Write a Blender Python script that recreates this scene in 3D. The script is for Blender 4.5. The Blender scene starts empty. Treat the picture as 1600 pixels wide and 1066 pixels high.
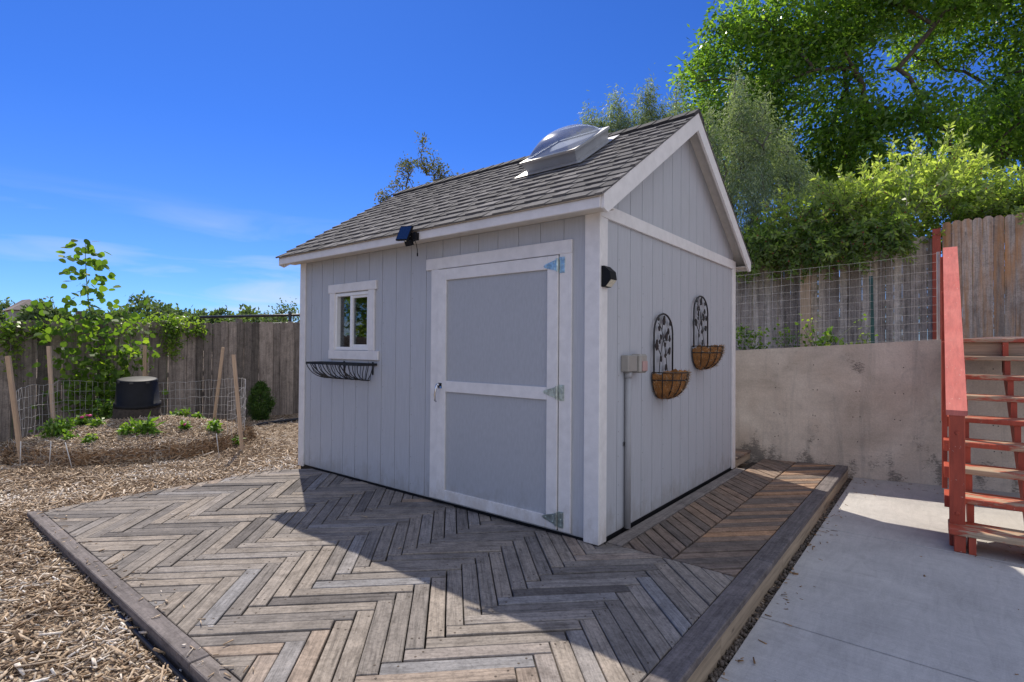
import bpy, math, random
import numpy as np
from mathutils import Vector, Matrix

random.seed(7)
RS = np.random.RandomState(11)
scene = bpy.context.scene
COL = scene.collection

# ------------------------------------------------------------------ camera
CAM = Vector((1.750, -3.104, 1.290))
yaw, pit, rol = -0.6743, 0.0135, 0.0077
fw = Vector((math.sin(yaw), math.cos(yaw), 0)); rt = Vector((math.cos(yaw), -math.sin(yaw), 0)); up = Vector((0, 0, 1))
fw2 = fw * math.cos(pit) + up * math.sin(pit); up2 = up * math.cos(pit) - fw * math.sin(pit)
rt3 = rt * math.cos(rol) + up2 * math.sin(rol); up3 = up2 * math.cos(rol) - rt * math.sin(rol)
cd = bpy.data.cameras.new('camera'); co = bpy.data.objects.new('camera', cd); COL.objects.link(co)
m = Matrix.Identity(4)
for i in range(3):
    m[i][0] = rt3[i]; m[i][1] = up3[i]; m[i][2] = -fw2[i]; m[i][3] = CAM[i]
co.matrix_world = m
cd.sensor_width = 36; cd.lens = 18.734; cd.clip_end = 2000; cd.clip_start = 0.05
scene.camera = co

# ------------------------------------------------------------------ light
SUN = Vector((-0.571, 0.299, 0.764)).normalized()
sl = bpy.data.lights.new('sun', 'SUN'); sl.energy = 4.0; sl.angle = math.radians(0.5); sl.color = (1, 0.92, 0.80)
so = bpy.data.objects.new('sun', sl); COL.objects.link(so); so.location = (0, 0, 20)
so.rotation_euler = (-SUN).to_track_quat('-Z', 'Y').to_euler()
world = bpy.data.worlds.new('World'); scene.world = world; world.use_nodes = True
wn = world.node_tree.nodes; wl = world.node_tree.links
bg = wn['Background']; bg.inputs['Strength'].default_value = 0.10
sky = wn.new('ShaderNodeTexSky'); sky.sky_type = 'NISHITA'; sky.sun_disc = False
sky.sun_elevation = math.asin(SUN.z); sky.sun_rotation = math.atan2(SUN.x, SUN.y)
sky.altitude = 1700; sky.air_density = 1.0; sky.dust_density = 0.25; sky.ozone_density = 3.0
hs = wn.new('ShaderNodeMix'); hs.data_type = 'RGBA'; hs.blend_type = 'MULTIPLY'; hs.inputs['Factor'].default_value = 1
wl.new(sky.outputs[0], hs.inputs[6])
sz_ = wn.new('ShaderNodeSeparateXYZ'); tcc = wn.new('ShaderNodeTexCoord'); wl.new(tcc.outputs['Generated'], sz_.inputs[0])
tr_ = wn.new('ShaderNodeValToRGB'); wl.new(sz_.outputs['Z'], tr_.inputs[0])
tr_.color_ramp.elements[0].position = 0.0; tr_.color_ramp.elements[0].color = (0.40, 0.62, 1.0, 1)
tr_.color_ramp.elements[1].position = 0.36; tr_.color_ramp.elements[1].color = (0.25, 0.53, 1.10, 1)
wl.new(tr_.outputs[0], hs.inputs[7])
# thin wisps of cloud
tc = wn.new('ShaderNodeTexCoord'); mp = wn.new('ShaderNodeMapping'); mp.inputs['Scale'].default_value = (2.4, 2.4, 16)
mp.inputs['Location'].default_value = (3.1, 0.4, 0.7)
wl.new(tc.outputs['Generated'], mp.inputs['Vector'])
cn = wn.new('ShaderNodeTexNoise'); cn.inputs['Scale'].default_value = 1.6; cn.inputs['Detail'].default_value = 7; cn.inputs['Distortion'].default_value = 0.6
wl.new(mp.outputs[0], cn.inputs['Vector'])
cr = wn.new('ShaderNodeValToRGB'); cr.color_ramp.elements[0].position = 0.51; cr.color_ramp.elements[1].position = 0.80
wl.new(cn.outputs['Fac'], cr.inputs[0])
sx = wn.new('ShaderNodeSeparateXYZ'); wl.new(tc.outputs['Generated'], sx.inputs[0])
mr = wn.new('ShaderNodeMapRange'); mr.inputs['From Min'].default_value = 0.02; mr.inputs['From Max'].default_value = 0.24
mr.inputs['To Min'].default_value = 1.0; mr.inputs['To Max'].default_value = 0.0
wl.new(sx.outputs['Z'], mr.inputs['Value'])
ml = wn.new('ShaderNodeMath'); ml.operation = 'MULTIPLY'; wl.new(cr.outputs[0], ml.inputs[0]); wl.new(mr.outputs[0], ml.inputs[1])
mx = wn.new('ShaderNodeMix'); mx.data_type = 'RGBA'; wl.new(ml.outputs[0], mx.inputs['Factor'])
wl.new(hs.outputs[2], mx.inputs[6]); mx.inputs[7].default_value = (5.2, 5.6, 6.2, 1)
# unseen bright cloud bank behind the camera, added to fill-light the shaded walls
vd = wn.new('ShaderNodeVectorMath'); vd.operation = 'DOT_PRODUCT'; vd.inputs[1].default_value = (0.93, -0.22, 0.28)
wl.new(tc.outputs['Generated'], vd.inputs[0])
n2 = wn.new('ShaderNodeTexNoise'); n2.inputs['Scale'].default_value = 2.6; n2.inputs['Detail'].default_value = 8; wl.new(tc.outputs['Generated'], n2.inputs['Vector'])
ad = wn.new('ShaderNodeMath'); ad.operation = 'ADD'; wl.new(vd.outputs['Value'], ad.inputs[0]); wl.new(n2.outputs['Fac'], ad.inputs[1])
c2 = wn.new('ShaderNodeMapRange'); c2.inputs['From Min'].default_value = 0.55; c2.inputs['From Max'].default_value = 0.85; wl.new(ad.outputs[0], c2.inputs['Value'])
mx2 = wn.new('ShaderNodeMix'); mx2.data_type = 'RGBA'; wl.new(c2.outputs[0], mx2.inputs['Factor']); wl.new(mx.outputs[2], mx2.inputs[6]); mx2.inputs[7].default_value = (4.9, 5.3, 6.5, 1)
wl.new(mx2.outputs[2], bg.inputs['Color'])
scene.view_settings.view_transform = 'Standard'; scene.view_settings.look = 'None'
scene.view_settings.exposure = 0.5; scene.view_settings.gamma = 1
scene.cycles.max_bounces = 8; scene.cycles.transparent_max_bounces = 12

# ------------------------------------------------------------------ materials
MATS = {}
def node(nt, typ, ins=None, **kw):
    n = nt.nodes.new(typ)
    for k, v in kw.items(): setattr(n, k, v)
    for k, v in (ins or {}).items(): n.inputs[k].default_value = v
    return n
def newmat(name):
    mt = bpy.data.materials.new(name); mt.use_nodes = True
    MATS[name] = mt
    return mt, mt.node_tree, mt.node_tree.nodes['Principled BSDF']
def ramp(nt, src, stops):
    r = nt.nodes.new('ShaderNodeValToRGB'); cr_ = r.color_ramp
    while len(cr_.elements) < len(stops): cr_.elements.new(0.5)
    for e, (p, c) in zip(cr_.elements, stops):
        e.position = p; e.color = (c[0], c[1], c[2], 1) if not isinstance(c, (int, float)) else (c, c, c, 1)
    nt.links.new(src, r.inputs[0]); return r.outputs[0]
def mixc(nt, a, b, fac, typ='MIX'):
    n = nt.nodes.new('ShaderNodeMix'); n.data_type = 'RGBA'; n.blend_type = typ
    for s, v in ((6, a), (7, b)):
        if hasattr(v, 'node'): nt.links.new(v, n.inputs[s])
        else: n.inputs[s].default_value = (v[0], v[1], v[2], 1)
    if hasattr(fac, 'node'): nt.links.new(fac, n.inputs['Factor'])
    else: n.inputs['Factor'].default_value = fac
    return n.outputs[2]
def noise(nt, vec, scale, detail=4, rough=0.55, dist=0.0):
    n = node(nt, 'ShaderNodeTexNoise', {'Scale': scale, 'Detail': detail, 'Roughness': rough, 'Distortion': dist})
    if vec is not None: nt.links.new(vec, n.inputs['Vector'])
    return n.outputs['Fac']
def mapping(nt, src, scale=(1, 1, 1), loc=(0, 0, 0), rot=(0, 0, 0)):
    n = node(nt, 'ShaderNodeMapping', {'Scale': scale, 'Location': loc, 'Rotation': rot}); nt.links.new(src, n.inputs['Vector']); return n.outputs[0]
def coord(nt, which='Object'):
    return nt.nodes.new('ShaderNodeTexCoord').outputs[which]
def tone(nt, name='tone'):
    return node(nt, 'ShaderNodeAttribute', attribute_name=name).outputs['Fac']
def bump(nt, bs, h, strength=0.3, dist=0.01):
    b = node(nt, 'ShaderNodeBump', {'Strength': strength, 'Distance': dist}); nt.links.new(h, b.inputs['Height']); nt.links.new(b.outputs[0], bs.inputs['Normal'])
def math_(nt, op, a, b):
    n = node(nt, 'ShaderNodeMath', operation=op)
    for i, v in enumerate((a, b)):
        if hasattr(v, 'node'): nt.links.new(v, n.inputs[i])
        else: n.inputs[i].default_value = v
    return n.outputs[0]

def simple(name, c, rough=0.5, metal=0.0, var=0.12, scale=6, bmp=0.0, bscale=80):
    mt, nt, bs = newmat(name); P = coord(nt)
    f = noise(nt, P, scale, 5)
    c1 = tuple(x * (1 - var) for x in c); c2 = tuple(min(1, x * (1 + var)) for x in c)
    nt.links.new(ramp(nt, f, [(0.3, c1), (0.7, c2)]), bs.inputs['Base Color'])
    bs.inputs['Roughness'].default_value = rough; bs.inputs['Metallic'].default_value = metal
    if bmp: bump(nt, bs, noise(nt, P, bscale, 3), bmp, 0.004)
    return mt
def painted(name, c, dirt=0.35, grain=(60, 60, 3), rough=0.55, bstr=0.25):
    mt, nt, bs = newmat(name); P = coord(nt)
    g = noise(nt, mapping(nt, P, grain), 1.5, 5, 0.6)
    big = noise(nt, P, 2.2, 6, 0.65)
    base = mixc(nt, c, tuple(x * 0.86 for x in c), ramp(nt, g, [(0.35, 0), (0.75, 1)]))
    sz = node(nt, 'ShaderNodeSeparateXYZ'); nt.links.new(P, sz.inputs[0])
    spl = math_(nt, 'SUBTRACT', noise(nt, mapping(nt, P, (9, 9, 5)), 1.0, 6, 0.75), math_(nt, 'MULTIPLY', sz.outputs['Z'], 1.15))
    base = mixc(nt, base, tuple(x * y for x, y in zip(c, (0.62, 0.56, 0.48))), ramp(nt, spl, [(0.28, 0.0), (0.52, 0.55)]))
    vs = noise(nt, mapping(nt, P, (26, 26, 0.9)), 1.0, 5, 0.7)
    base = mixc(nt, base, tuple(x * 0.80 for x in c), ramp(nt, vs, [(0.58, 0.0), (0.78, 0.5)]))
    d = ramp(nt, big, [(0.52, 0.0), (0.78, dirt)])
    base = mixc(nt, base, tuple(x * y for x, y in zip(c, (0.72, 0.70, 0.66))), d)
    nt.links.new(base, bs.inputs['Base Color']); bs.inputs['Roughness'].default_value = rough
    bump(nt, bs, g, bstr, 0.003)
    return mt
def wood_uv(name, stops, grain=(2.2, 55), dark=0.45, rough=0.85, streak=None, bstr=0.5, weather=False):
    mt, nt, bs = newmat(name); uv = coord(nt, 'UV')
    g1 = noise(nt, mapping(nt, uv, (grain[0], grain[1], 1)), 1.0, 6, 0.65, 0.4)
    g2 = noise(nt, mapping(nt, uv, (grain[0] * 4, grain[1] * 2.6, 1)), 1.0, 3, 0.6)
    t = tone(nt)
    base = ramp(nt, t, stops)
    k = ramp(nt, g1, [(0.25, dark), (0.5, 0.95), (0.75, 1.22)])
    base = mixc(nt, base, k, 1.0, 'MULTIPLY')
    k2 = ramp(nt, g2, [(0.3, 0.72), (0.55, 1.0)])
    base = mixc(nt, base, k2, 0.8, 'MULTIPLY')
    # knots
    vo = node(nt, 'ShaderNodeTexVoronoi', {'Scale': 1.0}); nt.links.new(mapping(nt, uv, (3.1, 9.0, 1)), vo.inputs['Vector'])
    kn = ramp(nt, vo.outputs['Distance'], [(0.03, 0.35), (0.11, 1.0)])
    base = mixc(nt, base, kn, 0.75, 'MULTIPLY')
    if weather:
        P = coord(nt)
        w1 = noise(nt, P, 7.0, 6, 0.7, 0.8); w2 = noise(nt, P, 55, 4, 0.75)
        base = mixc(nt, base, ramp(nt, w1, [(0.28, (0.58, 0.56, 0.55)), (0.52, (1.0, 1.0, 1.0)), (0.75, (1.28, 1.25, 1.22))]), 0.9, 'MULTIPLY')
        base = mixc(nt, base, ramp(nt, w2, [(0.32, 0.62), (0.5, 1.0), (0.72, 1.2)]), 0.8, 'MULTIPLY')
        cr_ = noise(nt, mapping(nt, uv, (1.6, 110, 1)), 1.0, 4, 0.7, 0.6)
        base = mixc(nt, base, (0.05, 0.045, 0.042), ramp(nt, cr_, [(0.655, 0.0), (0.70, 0.75)]))
        pl = noise(nt, mapping(nt, uv, (5, 40, 1)), 1.0, 5, 0.7, 1.6)
        base = mixc(nt, base, (0.52, 0.47, 0.42), ramp(nt, pl, [(0.66, 0.0), (0.74, 0.5)]))
    if streak:
        s = noise(nt, mapping(nt, uv, (0.9, 9, 1)), 1.0, 4, 0.6)
        base = mixc(nt, base, streak, ramp(nt, s, [(0.44, 0.0), (0.66, 0.85)]))
    nt.links.new(base, bs.inputs['Base Color']); bs.inputs['Roughness'].default_value = rough
    bs.inputs['Specular IOR Level'].default_value = 0.25
    bump(nt, bs, g1, bstr, 0.004)
    return mt
def leafmat(name, stops, trans=0.35, rough=0.45, spec=0.5):
    mt, nt, bs = newmat(name)
    c = ramp(nt, tone(nt), stops)
    nt.links.new(c, bs.inputs['Base Color']); bs.inputs['Roughness'].default_value = rough; bs.inputs['Specular IOR Level'].default_value = spec
    tr = nt.nodes.new('ShaderNodeBsdfTranslucent')
    c2 = mixc(nt, c, (1.75, 1.85, 0.65), 1.0, 'MULTIPLY'); nt.links.new(c2, tr.inputs['Color'])
    ms = node(nt, 'ShaderNodeMixShader', {0: trans}); nt.links.new(bs.outputs[0], ms.inputs[1]); nt.links.new(tr.outputs[0], ms.inputs[2])
    nt.links.new(ms.outputs[0], nt.nodes['Material Output'].inputs['Surface'])
    return mt

painted('siding', (0.455, 0.47, 0.505), 0.22)
painted('door_grey', (0.41, 0.425, 0.455), 0.15, (45, 45, 12), 0.55, 0.15)
painted('trim_white', (0.76, 0.74, 0.73), 0.22, (9, 9, 9), 0.5, 0.08)
painted('soffit_cream', (0.66, 0.62, 0.57), 0.2, (10, 10, 10), 0.6)
simple('window_vinyl', (0.78, 0.78, 0.78), 0.35, 0, 0.04)
simple('dark_inside', (0.05, 0.05, 0.05), 0.9)
simple('black_metal', (0.02, 0.02, 0.022), 0.45, 0.2, 0.3, 20)
simple('black_plastic', (0.008, 0.008, 0.010), 0.55, 0, 0.25, 12, 0.1, 60).node_tree.nodes['Principled BSDF'].inputs['Specular IOR Level'].default_value = 0.2
simple('zinc', (0.46, 0.54, 0.51), 0.3, 0.85, 0.35, 45)
simple('chrome', (0.75, 0.76, 0.78), 0.18, 1.0, 0.05)
simple('conduit_grey', (0.33, 0.33, 0.34), 0.5, 0, 0.1)
simple('box_grey', (0.33, 0.31, 0.28), 0.45, 0.1, 0.12)
simple('box_red_grey', (0.42, 0.27, 0.25), 0.45, 0.0, 0.12)
simple('aluminium', (0.44, 0.44, 0.44), 0.42, 0.6, 0.10, 5)
simple('galvanised_wire', (0.42, 0.41, 0.39), 0.55, 0.3, 0.15)
simple('bright_wire', (0.50, 0.48, 0.45), 0.5, 0.2, 0.1)
simple('nail_grey', (0.26, 0.25, 0.25), 0.5)
simple('green_steel', (0.02, 0.075, 0.065), 0.5, 0.1, 0.2)
simple('bark', (0.085, 0.065, 0.05), 0.9, 0, 0.4, 14, 0.8, 25)
simple('bark_grey', (0.13, 0.115, 0.10), 0.9, 0, 0.4, 14, 0.8, 25)
simple('green_stem', (0.10, 0.13, 0.05), 0.7, 0, 0.3)
simple('soil', (0.045, 0.034, 0.026), 0.95, 0, 0.4, 30, 0.9, 60)
simple('gravel', (0.12, 0.10, 0.085), 0.9, 0, 0.5, 60, 0.8, 60)
simple('led_panel', (0.62, 0.58, 0.47), 0.3, 0, 0.15, 60)
simple('pvc_white', (0.55, 0.54, 0.52), 0.4)
simple('petal_pink', (0.62, 0.06, 0.22), 0.6, 0, 0.15)
simple('berry_red', (0.30, 0.05, 0.03), 0.4, 0, 0.2)
simple('roof_far', (0.22, 0.18, 0.16), 0.9, 0, 0.2)
simple('wall_far', (0.34, 0.32, 0.30), 0.9)
simple('plastic_edging', (0.012, 0.012, 0.014), 0.55)

mt, nt, bs = newmat('solar_cell'); P = coord(nt)
bs.inputs['Base Color'].default_value = (0.012, 0.022, 0.06, 1); bs.inputs['Roughness'].default_value = 0.12; bs.inputs['Coat Weight'].default_value = 0.6

def glassy(name, refl_rough, tint, lo, hi, milk=0):
    mt, nt, bs = newmat(name)
    fr = node(nt, 'ShaderNodeFresnel', {'IOR': 1.5})
    mr_ = node(nt, 'ShaderNodeMapRange', {'From Min': 0.0, 'From Max': 1.0, 'To Min': lo, 'To Max': hi}); nt.links.new(fr.outputs[0], mr_.inputs['Value'])
    gl = node(nt, 'ShaderNodeBsdfGlossy', {'Roughness': refl_rough}); tr = node(nt, 'ShaderNodeBsdfTransparent', {'Color': (*tint, 1)})
    ms = nt.nodes.new('ShaderNodeMixShader'); nt.links.new(mr_.outputs[0], ms.inputs[0]); nt.links.new(tr.outputs[0], ms.inputs[1]); nt.links.new(gl.outputs[0], ms.inputs[2])
    last = ms
    if milk:
        df = node(nt, 'ShaderNodeBsdfDiffuse', {'Color': (0.75, 0.8, 0.88, 1)}); m2 = node(nt, 'ShaderNodeMixShader', {0: milk})
        nt.links.new(ms.outputs[0], m2.inputs[1]); nt.links.new(df.outputs[0], m2.inputs[2]); last = m2
    nt.links.new(last.outputs[0], nt.nodes['Material Output'].inputs['Surface'])
glassy('window_glass', 0.02, (0.75, 0.8, 0.82), 0.06, 0.9)
glassy('dome_acrylic', 0.13, (0.74, 0.80, 0.90), 0.15, 0.9, 0.18)
mt, nt, bs = newmat('dome_inner'); bs.inputs['Base Color'].default_value = (0.10, 0.085, 0.13, 1); bs.inputs['Roughness'].default_value = 0.4

# shingles
mt, nt, bs = newmat('shingle'); P = coord(nt)
b0 = ramp(nt, tone(nt), [(0.0, (0.07, 0.067, 0.068)), (0.5, (0.13, 0.125, 0.124)), (1.0, (0.20, 0.19, 0.186))])
gr = noise(nt, P, 260, 2, 0.7)
b0 = mixc(nt, b0, ramp(nt, gr, [(0.3, 0.45), (0.7, 1.6)]), 1.0, 'MULTIPLY')
nt.links.new(b0, bs.inputs['Base Color']); bs.inputs['Roughness'].default_value = 0.95; bs.inputs['Specular IOR Level'].default_value = 0.2
bump(nt, bs, gr, 0.6, 0.004)

simple('ridge_shingle', (0.045, 0.043, 0.044), 0.95, 0, 0.4, 40, 0.5, 200)
wood_uv('deck_wood', [(0.0, (0.125, 0.112, 0.105)), (0.3, (0.20, 0.18, 0.165)), (0.5, (0.26, 0.228, 0.198)), (0.72, (0.31, 0.265, 0.222)), (0.88, (0.245, 0.238, 0.24)), (1.0, (0.35, 0.262, 0.19))], (3.4, 60), 0.42, 0.9, None, 0.9, True)
wood_uv('chevron_wood', [(0.0, (0.15, 0.125, 0.11)), (0.4, (0.26, 0.19, 0.145)), (0.75, (0.36, 0.23, 0.15)), (1.0, (0.44, 0.26, 0.15))], (3.4, 60), 0.42, 0.9, None, 0.9, True)
wood_uv('border_wood', [(0.0, (0.13, 0.115, 0.115)), (0.5, (0.185, 0.162, 0.155)), (1.0, (0.25, 0.22, 0.20))], (2.0, 40), 0.55, 0.9, None, 0.7, True)
wood_uv('side_wood', [(0.0, (0.33, 0.26, 0.19)), (1.0, (0.46, 0.36, 0.25))], (1.2, 22), 0.5)
wood_uv('fence_wood', [(0.0, (0.14, 0.12, 0.105)), (0.5, (0.28, 0.235, 0.205)), (1.0, (0.43, 0.36, 0.31))], (0.9, 26), 0.28, 0.9, None, 0.6, True)
wood_uv('fence_grey', [(0.0, (0.29, 0.245, 0.21)), (0.5, (0.51, 0.44, 0.38)), (1.0, (0.66, 0.575, 0.49))], (0.9, 26), 0.28, 0.9, None, 0.6, True)
wood_uv('fence_rust', [(0.0, (0.34, 0.27, 0.215)), (0.5, (0.49, 0.40, 0.325)), (1.0, (0.60, 0.49, 0.40))], (0.9, 26), 0.28, 0.9, (0.56, 0.27, 0.10), 0.6, True)
wood_uv('new_wood', [(0.0, (0.60, 0.43, 0.28)), (1.0, (0.68, 0.51, 0.35))], (1.2, 20), 0.75)
wood_uv('stake_wood', [(0.0, (0.46, 0.33, 0.22)), (1.0, (0.58, 0.43, 0.31))], (1.5, 40), 0.7)
# chips
def chipmat(name, stops):
    mt, nt, bs = newmat(name); P = coord(nt)
    c = ramp(nt, tone(nt), stops)
    g = noise(nt, P, 90, 3)
    c = mixc(nt, c, ramp(nt, g, [(0.3, 0.6), (0.7, 1.2)]), 1.0, 'MULTIPLY')
    nt.links.new(c, bs.inputs['Base Color']); bs.inputs['Roughness'].default_value = 0.9; bs.inputs['Specular IOR Level'].default_value = 0.2
chipmat('chips', [(0.0, (0.09, 0.06, 0.042)), (0.25, (0.235, 0.155, 0.095)), (0.5, (0.41, 0.305, 0.205)), (0.75, (0.56, 0.45, 0.335)), (1.0, (0.74, 0.70, 0.65))])
chipmat('straw', [(0.0, (0.10, 0.06, 0.035)), (0.4, (0.26, 0.155, 0.08)), (0.7, (0.38, 0.24, 0.13)), (1.0, (0.54, 0.43, 0.31))])
chipmat('stones', [(0.0, (0.05, 0.045, 0.04)), (0.6, (0.16, 0.13, 0.11)), (1.0, (0.30, 0.26, 0.22))])
# coir liner
mt, nt, bs = newmat('coir'); P = coord(nt)
g = noise(nt, P, 140, 4, 0.7, 1.5); g2 = noise(nt, P, 18, 4)
c = ramp(nt, g, [(0.3, (0.22, 0.085, 0.025)), (0.7, (0.58, 0.26, 0.075))]); c = mixc(nt, c, ramp(nt, g2, [(0.3, 0.75), (0.7, 1.15)]), 1.0, 'MULTIPLY')
nt.links.new(c, bs.inputs['Base Color']); bs.inputs['Roughness'].default_value = 0.95; bump(nt, bs, g, 1.0, 0.01)
# ground under the chips
mt, nt, bs = newmat('ground_mulch'); P = coord(nt)
v = node(nt, 'ShaderNodeTexVoronoi', {'Scale': 38}); nt.links.new(mapping(nt, P, (1, 2.2, 1)), v.inputs['Vector'])
sp = node(nt, 'ShaderNodeSeparateColor'); nt.links.new(v.outputs['Color'], sp.inputs[0])
c = ramp(nt, sp.outputs[0], [(0.0, (0.08, 0.05, 0.03)), (0.45, (0.24, 0.165, 0.105)), (0.8, (0.40, 0.305, 0.21)), (1.0, (0.58, 0.50, 0.39))])
c = mixc(nt, c, ramp(nt, noise(nt, P, 1.3, 5), [(0.3, 0.75), (0.7, 1.1)]), 1.0, 'MULTIPLY')
nt.links.new(c, bs.inputs['Base Color']); bs.inputs['Roughness'].default_value = 0.95; bump(nt, bs, v.outputs['Distance'], 1.0, 0.02)
# terrace soil
mt, nt, bs = newmat('dry_soil'); P = coord(nt)
c = ramp(nt, noise(nt, P, 5, 8, 0.7), [(0.3, (0.10, 0.085, 0.05)), (0.7, (0.20, 0.17, 0.10))]); nt.links.new(c, bs.inputs['Base Color']); bs.inputs['Roughness'].default_value = 0.95
# patio concrete
mt, nt, bs = newmat('patio_concrete'); P = coord(nt)
c = ramp(nt, noise(nt, P, 1.6, 7, 0.62, 0.5), [(0.25, (0.37, 0.355, 0.335)), (0.5, (0.47, 0.45, 0.425)), (0.78, (0.54, 0.52, 0.485))])
fn = noise(nt, P, 180, 3, 0.7); c = mixc(nt, c, ramp(nt, fn, [(0.3, 0.86), (0.7, 1.06)]), 1.0, 'MULTIPLY')
br = noise(nt, mapping(nt, P, (3, 70, 1), rot=(0, 0, 0.5)), 1.0, 3); c = mixc(nt, c, ramp(nt, br, [(0.3, 0.93), (0.7, 1.04)]), 1.0, 'MULTIPLY')
st = noise(nt, P, 5.5, 5, 0.7, 1.0); c = mixc(nt, c, (0.30, 0.28, 0.26), ramp(nt, st, [(0.60, 0.0), (0.78, 0.5)]))
pit_ = noise(nt, P, 420, 2, 0.6); c = mixc(nt, c, ramp(nt, pit_, [(0.28, 0.78), (0.42, 1.0)]), 1.0, 'MULTIPLY')
arc_ = noise(nt, mapping(nt, P, (14, 3, 1), rot=(0, 0, -0.7)), 1.0, 5, 0.7, 1.5); c = mixc(nt, c, ramp(nt, arc_, [(0.35, 0.90), (0.6, 1.03)]), 1.0, 'MULTIPLY')
nt.links.new(c, bs.inputs['Base Color']); bs.inputs['Roughness'].default_value = 0.85; bump(nt, bs, fn, 0.25, 0.003)
# retaining wall concrete
mt, nt, bs = newmat('wall_concrete'); P = coord(nt)
c = ramp(nt, noise(nt, P, 1.4, 8, 0.65, 0.6), [(0.25, (0.40, 0.34, 0.275)), (0.5, (0.59, 0.51, 0.425)), (0.75, (0.72, 0.645, 0.55))])
c = mixc(nt, c, (0.50, 0.40, 0.31), ramp(nt, noise(nt, P, 2.6, 4), [(0.5, 0), (0.75, 0.5)]))
hb = noise(nt, mapping(nt, P, (1.2, 1.2, 14)), 1.0, 4); c = mixc(nt, c, ramp(nt, hb, [(0.3, 0.94), (0.7, 1.03)]), 1.0, 'MULTIPLY')
vs = noise(nt, mapping(nt, P, (7, 7, 0.7)), 1.0, 5, 0.7, 0.4); c = mixc(nt, c, (0.30, 0.275, 0.24), ramp(nt, vs, [(0.54, 0.0), (0.74, 0.6)]))
bl = noise(nt, P, 4.5, 6, 0.72, 1.2); c = mixc(nt, c, (0.33, 0.30, 0.27), ramp(nt, bl, [(0.55, 0.0), (0.75, 0.55)]))
ys_ = noise(nt, mapping(nt, P, (5.5, 5.5, 1.4), (1.7, 0, 0.3)), 1.0, 2); c = mixc(nt, c, (0.50, 0.36, 0.12), ramp(nt, ys_, [(0.70, 0.0), (0.78, 0.45)]))
fn = noise(nt, P, 70, 5, 0.7); c = mixc(nt, c, ramp(nt, fn, [(0.3, 0.85), (0.7, 1.1)]), 1.0, 'MULTIPLY')
sz = node(nt, 'ShaderNodeSeparateXYZ'); nt.links.new(P, sz.inputs[0])
patch = noise(nt, mapping(nt, P, (4.2, 4.2, 2.6)), 1.0, 2); scr = noise(nt, mapping(nt, P, (22, 22, 42)), 1.0, 6, 0.8, 1.5)
zz = ramp(nt, math_(nt, 'MULTIPLY', sz.outputs['Z'], 1.0), [(0.05, 0.10), (0.50, 0.0)])
k = math_(nt, 'ADD', math_(nt, 'MULTIPLY', patch, 0.55), math_(nt, 'ADD', math_(nt, 'MULTIPLY', scr, 0.45), zz))
c = mixc(nt, c, (0.055, 0.052, 0.05), ramp(nt, k, [(0.615, 0.0), (0.67, 0.68)]))
nt.links.new(c, bs.inputs['Base Color']); bs.inputs['Roughness'].default_value = 0.9; bump(nt, bs, fn, 0.5, 0.006)
# red paint
def redpaint(name, worn, ca=(0.34, 0.050, 0.022), cb=(0.43, 0.075, 0.036)):
    mt, nt, bs = newmat(name); P = coord(nt)
    n1 = noise(nt, P, 3.0, 5); c = ramp(nt, n1, [(0.3, ca), (0.7, cb)]); gr_ = noise(nt, mapping(nt, P, (40, 6, 6)), 1.0, 5, 0.7); c = mixc(nt, c, ramp(nt, gr_, [(0.3, 0.78), (0.6, 1.06)]), 1.0, 'MULTIPLY')
    ch = noise(nt, P, 38, 4, 0.7); c = mixc(nt, c, (0.62, 0.50, 0.42), ramp(nt, ch, [(0.665, 0.0), (0.70, 0.8)]))
    if worn:
        w = noise(nt, mapping(nt, P, (2.2, 9, 9)), 1.0, 5, 0.7); g = noise(nt, mapping(nt, P, (3, 60, 60)), 1.0, 4)
        wd = ramp(nt, g, [(0.3, (0.26, 0.19, 0.13)), (0.7, (0.50, 0.38, 0.25))])
        c = mixc(nt, c, wd, ramp(nt, w, [(0.46, 0.0), (0.54, 1.0)]))
    nt.links.new(c, bs.inputs['Base Color']); bs.inputs['Roughness'].default_value = 0.55; bump(nt, bs, ch, 0.2, 0.003)
redpaint('red_paint', False); redpaint('red_worn', True); redpaint('red_faded', False, (0.52, 0.125, 0.095), (0.60, 0.18, 0.14))
# foliage
leafmat('leaf_ash', [(0.0, (0.055, 0.115, 0.028)), (0.5, (0.125, 0.225, 0.044)), (1.0, (0.25, 0.36, 0.07))], 0.60, 0.32, 0.6)
leafmat('leaf_olive', [(0.0, (0.11, 0.155, 0.12)), (0.5, (0.185, 0.24, 0.18)), (1.0, (0.30, 0.36, 0.27))], 0.4, 0.55)
leafmat('leaf_shrub', [(0.0, (0.10, 0.165, 0.05)), (0.5, (0.21, 0.295, 0.095)), (1.0, (0.37, 0.43, 0.17))], 0.58, 0.40)
leafmat('leaf_aspen', [(0.0, (0.055, 0.11, 0.022)), (0.5, (0.115, 0.20, 0.034)), (1.0, (0.22, 0.31, 0.055))], 0.5, 0.6, 0.2)
leafmat('leaf_vine', [(0.0, (0.07, 0.14, 0.02)), (0.5, (0.15, 0.24, 0.04)), (1.0, (0.27, 0.35, 0.08))], 0.5, 0.45)
leafmat('leaf_bed', [(0.0, (0.06, 0.13, 0.02)), (0.5, (0.12, 0.23, 0.035)), (1.0, (0.26, 0.34, 0.08))], 0.4, 0.45)
leafmat('leaf_cedar', [(0.0, (0.022, 0.06, 0.010)), (0.5, (0.05, 0.115, 0.016)), (1.0, (0.10, 0.19, 0.028))], 0.25, 0.6)
leafmat('leaf_far', [(0.0, (0.06, 0.10, 0.045)), (0.5, (0.10, 0.155, 0.065)), (1.0, (0.16, 0.22, 0.09))], 0.3, 0.7)
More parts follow.
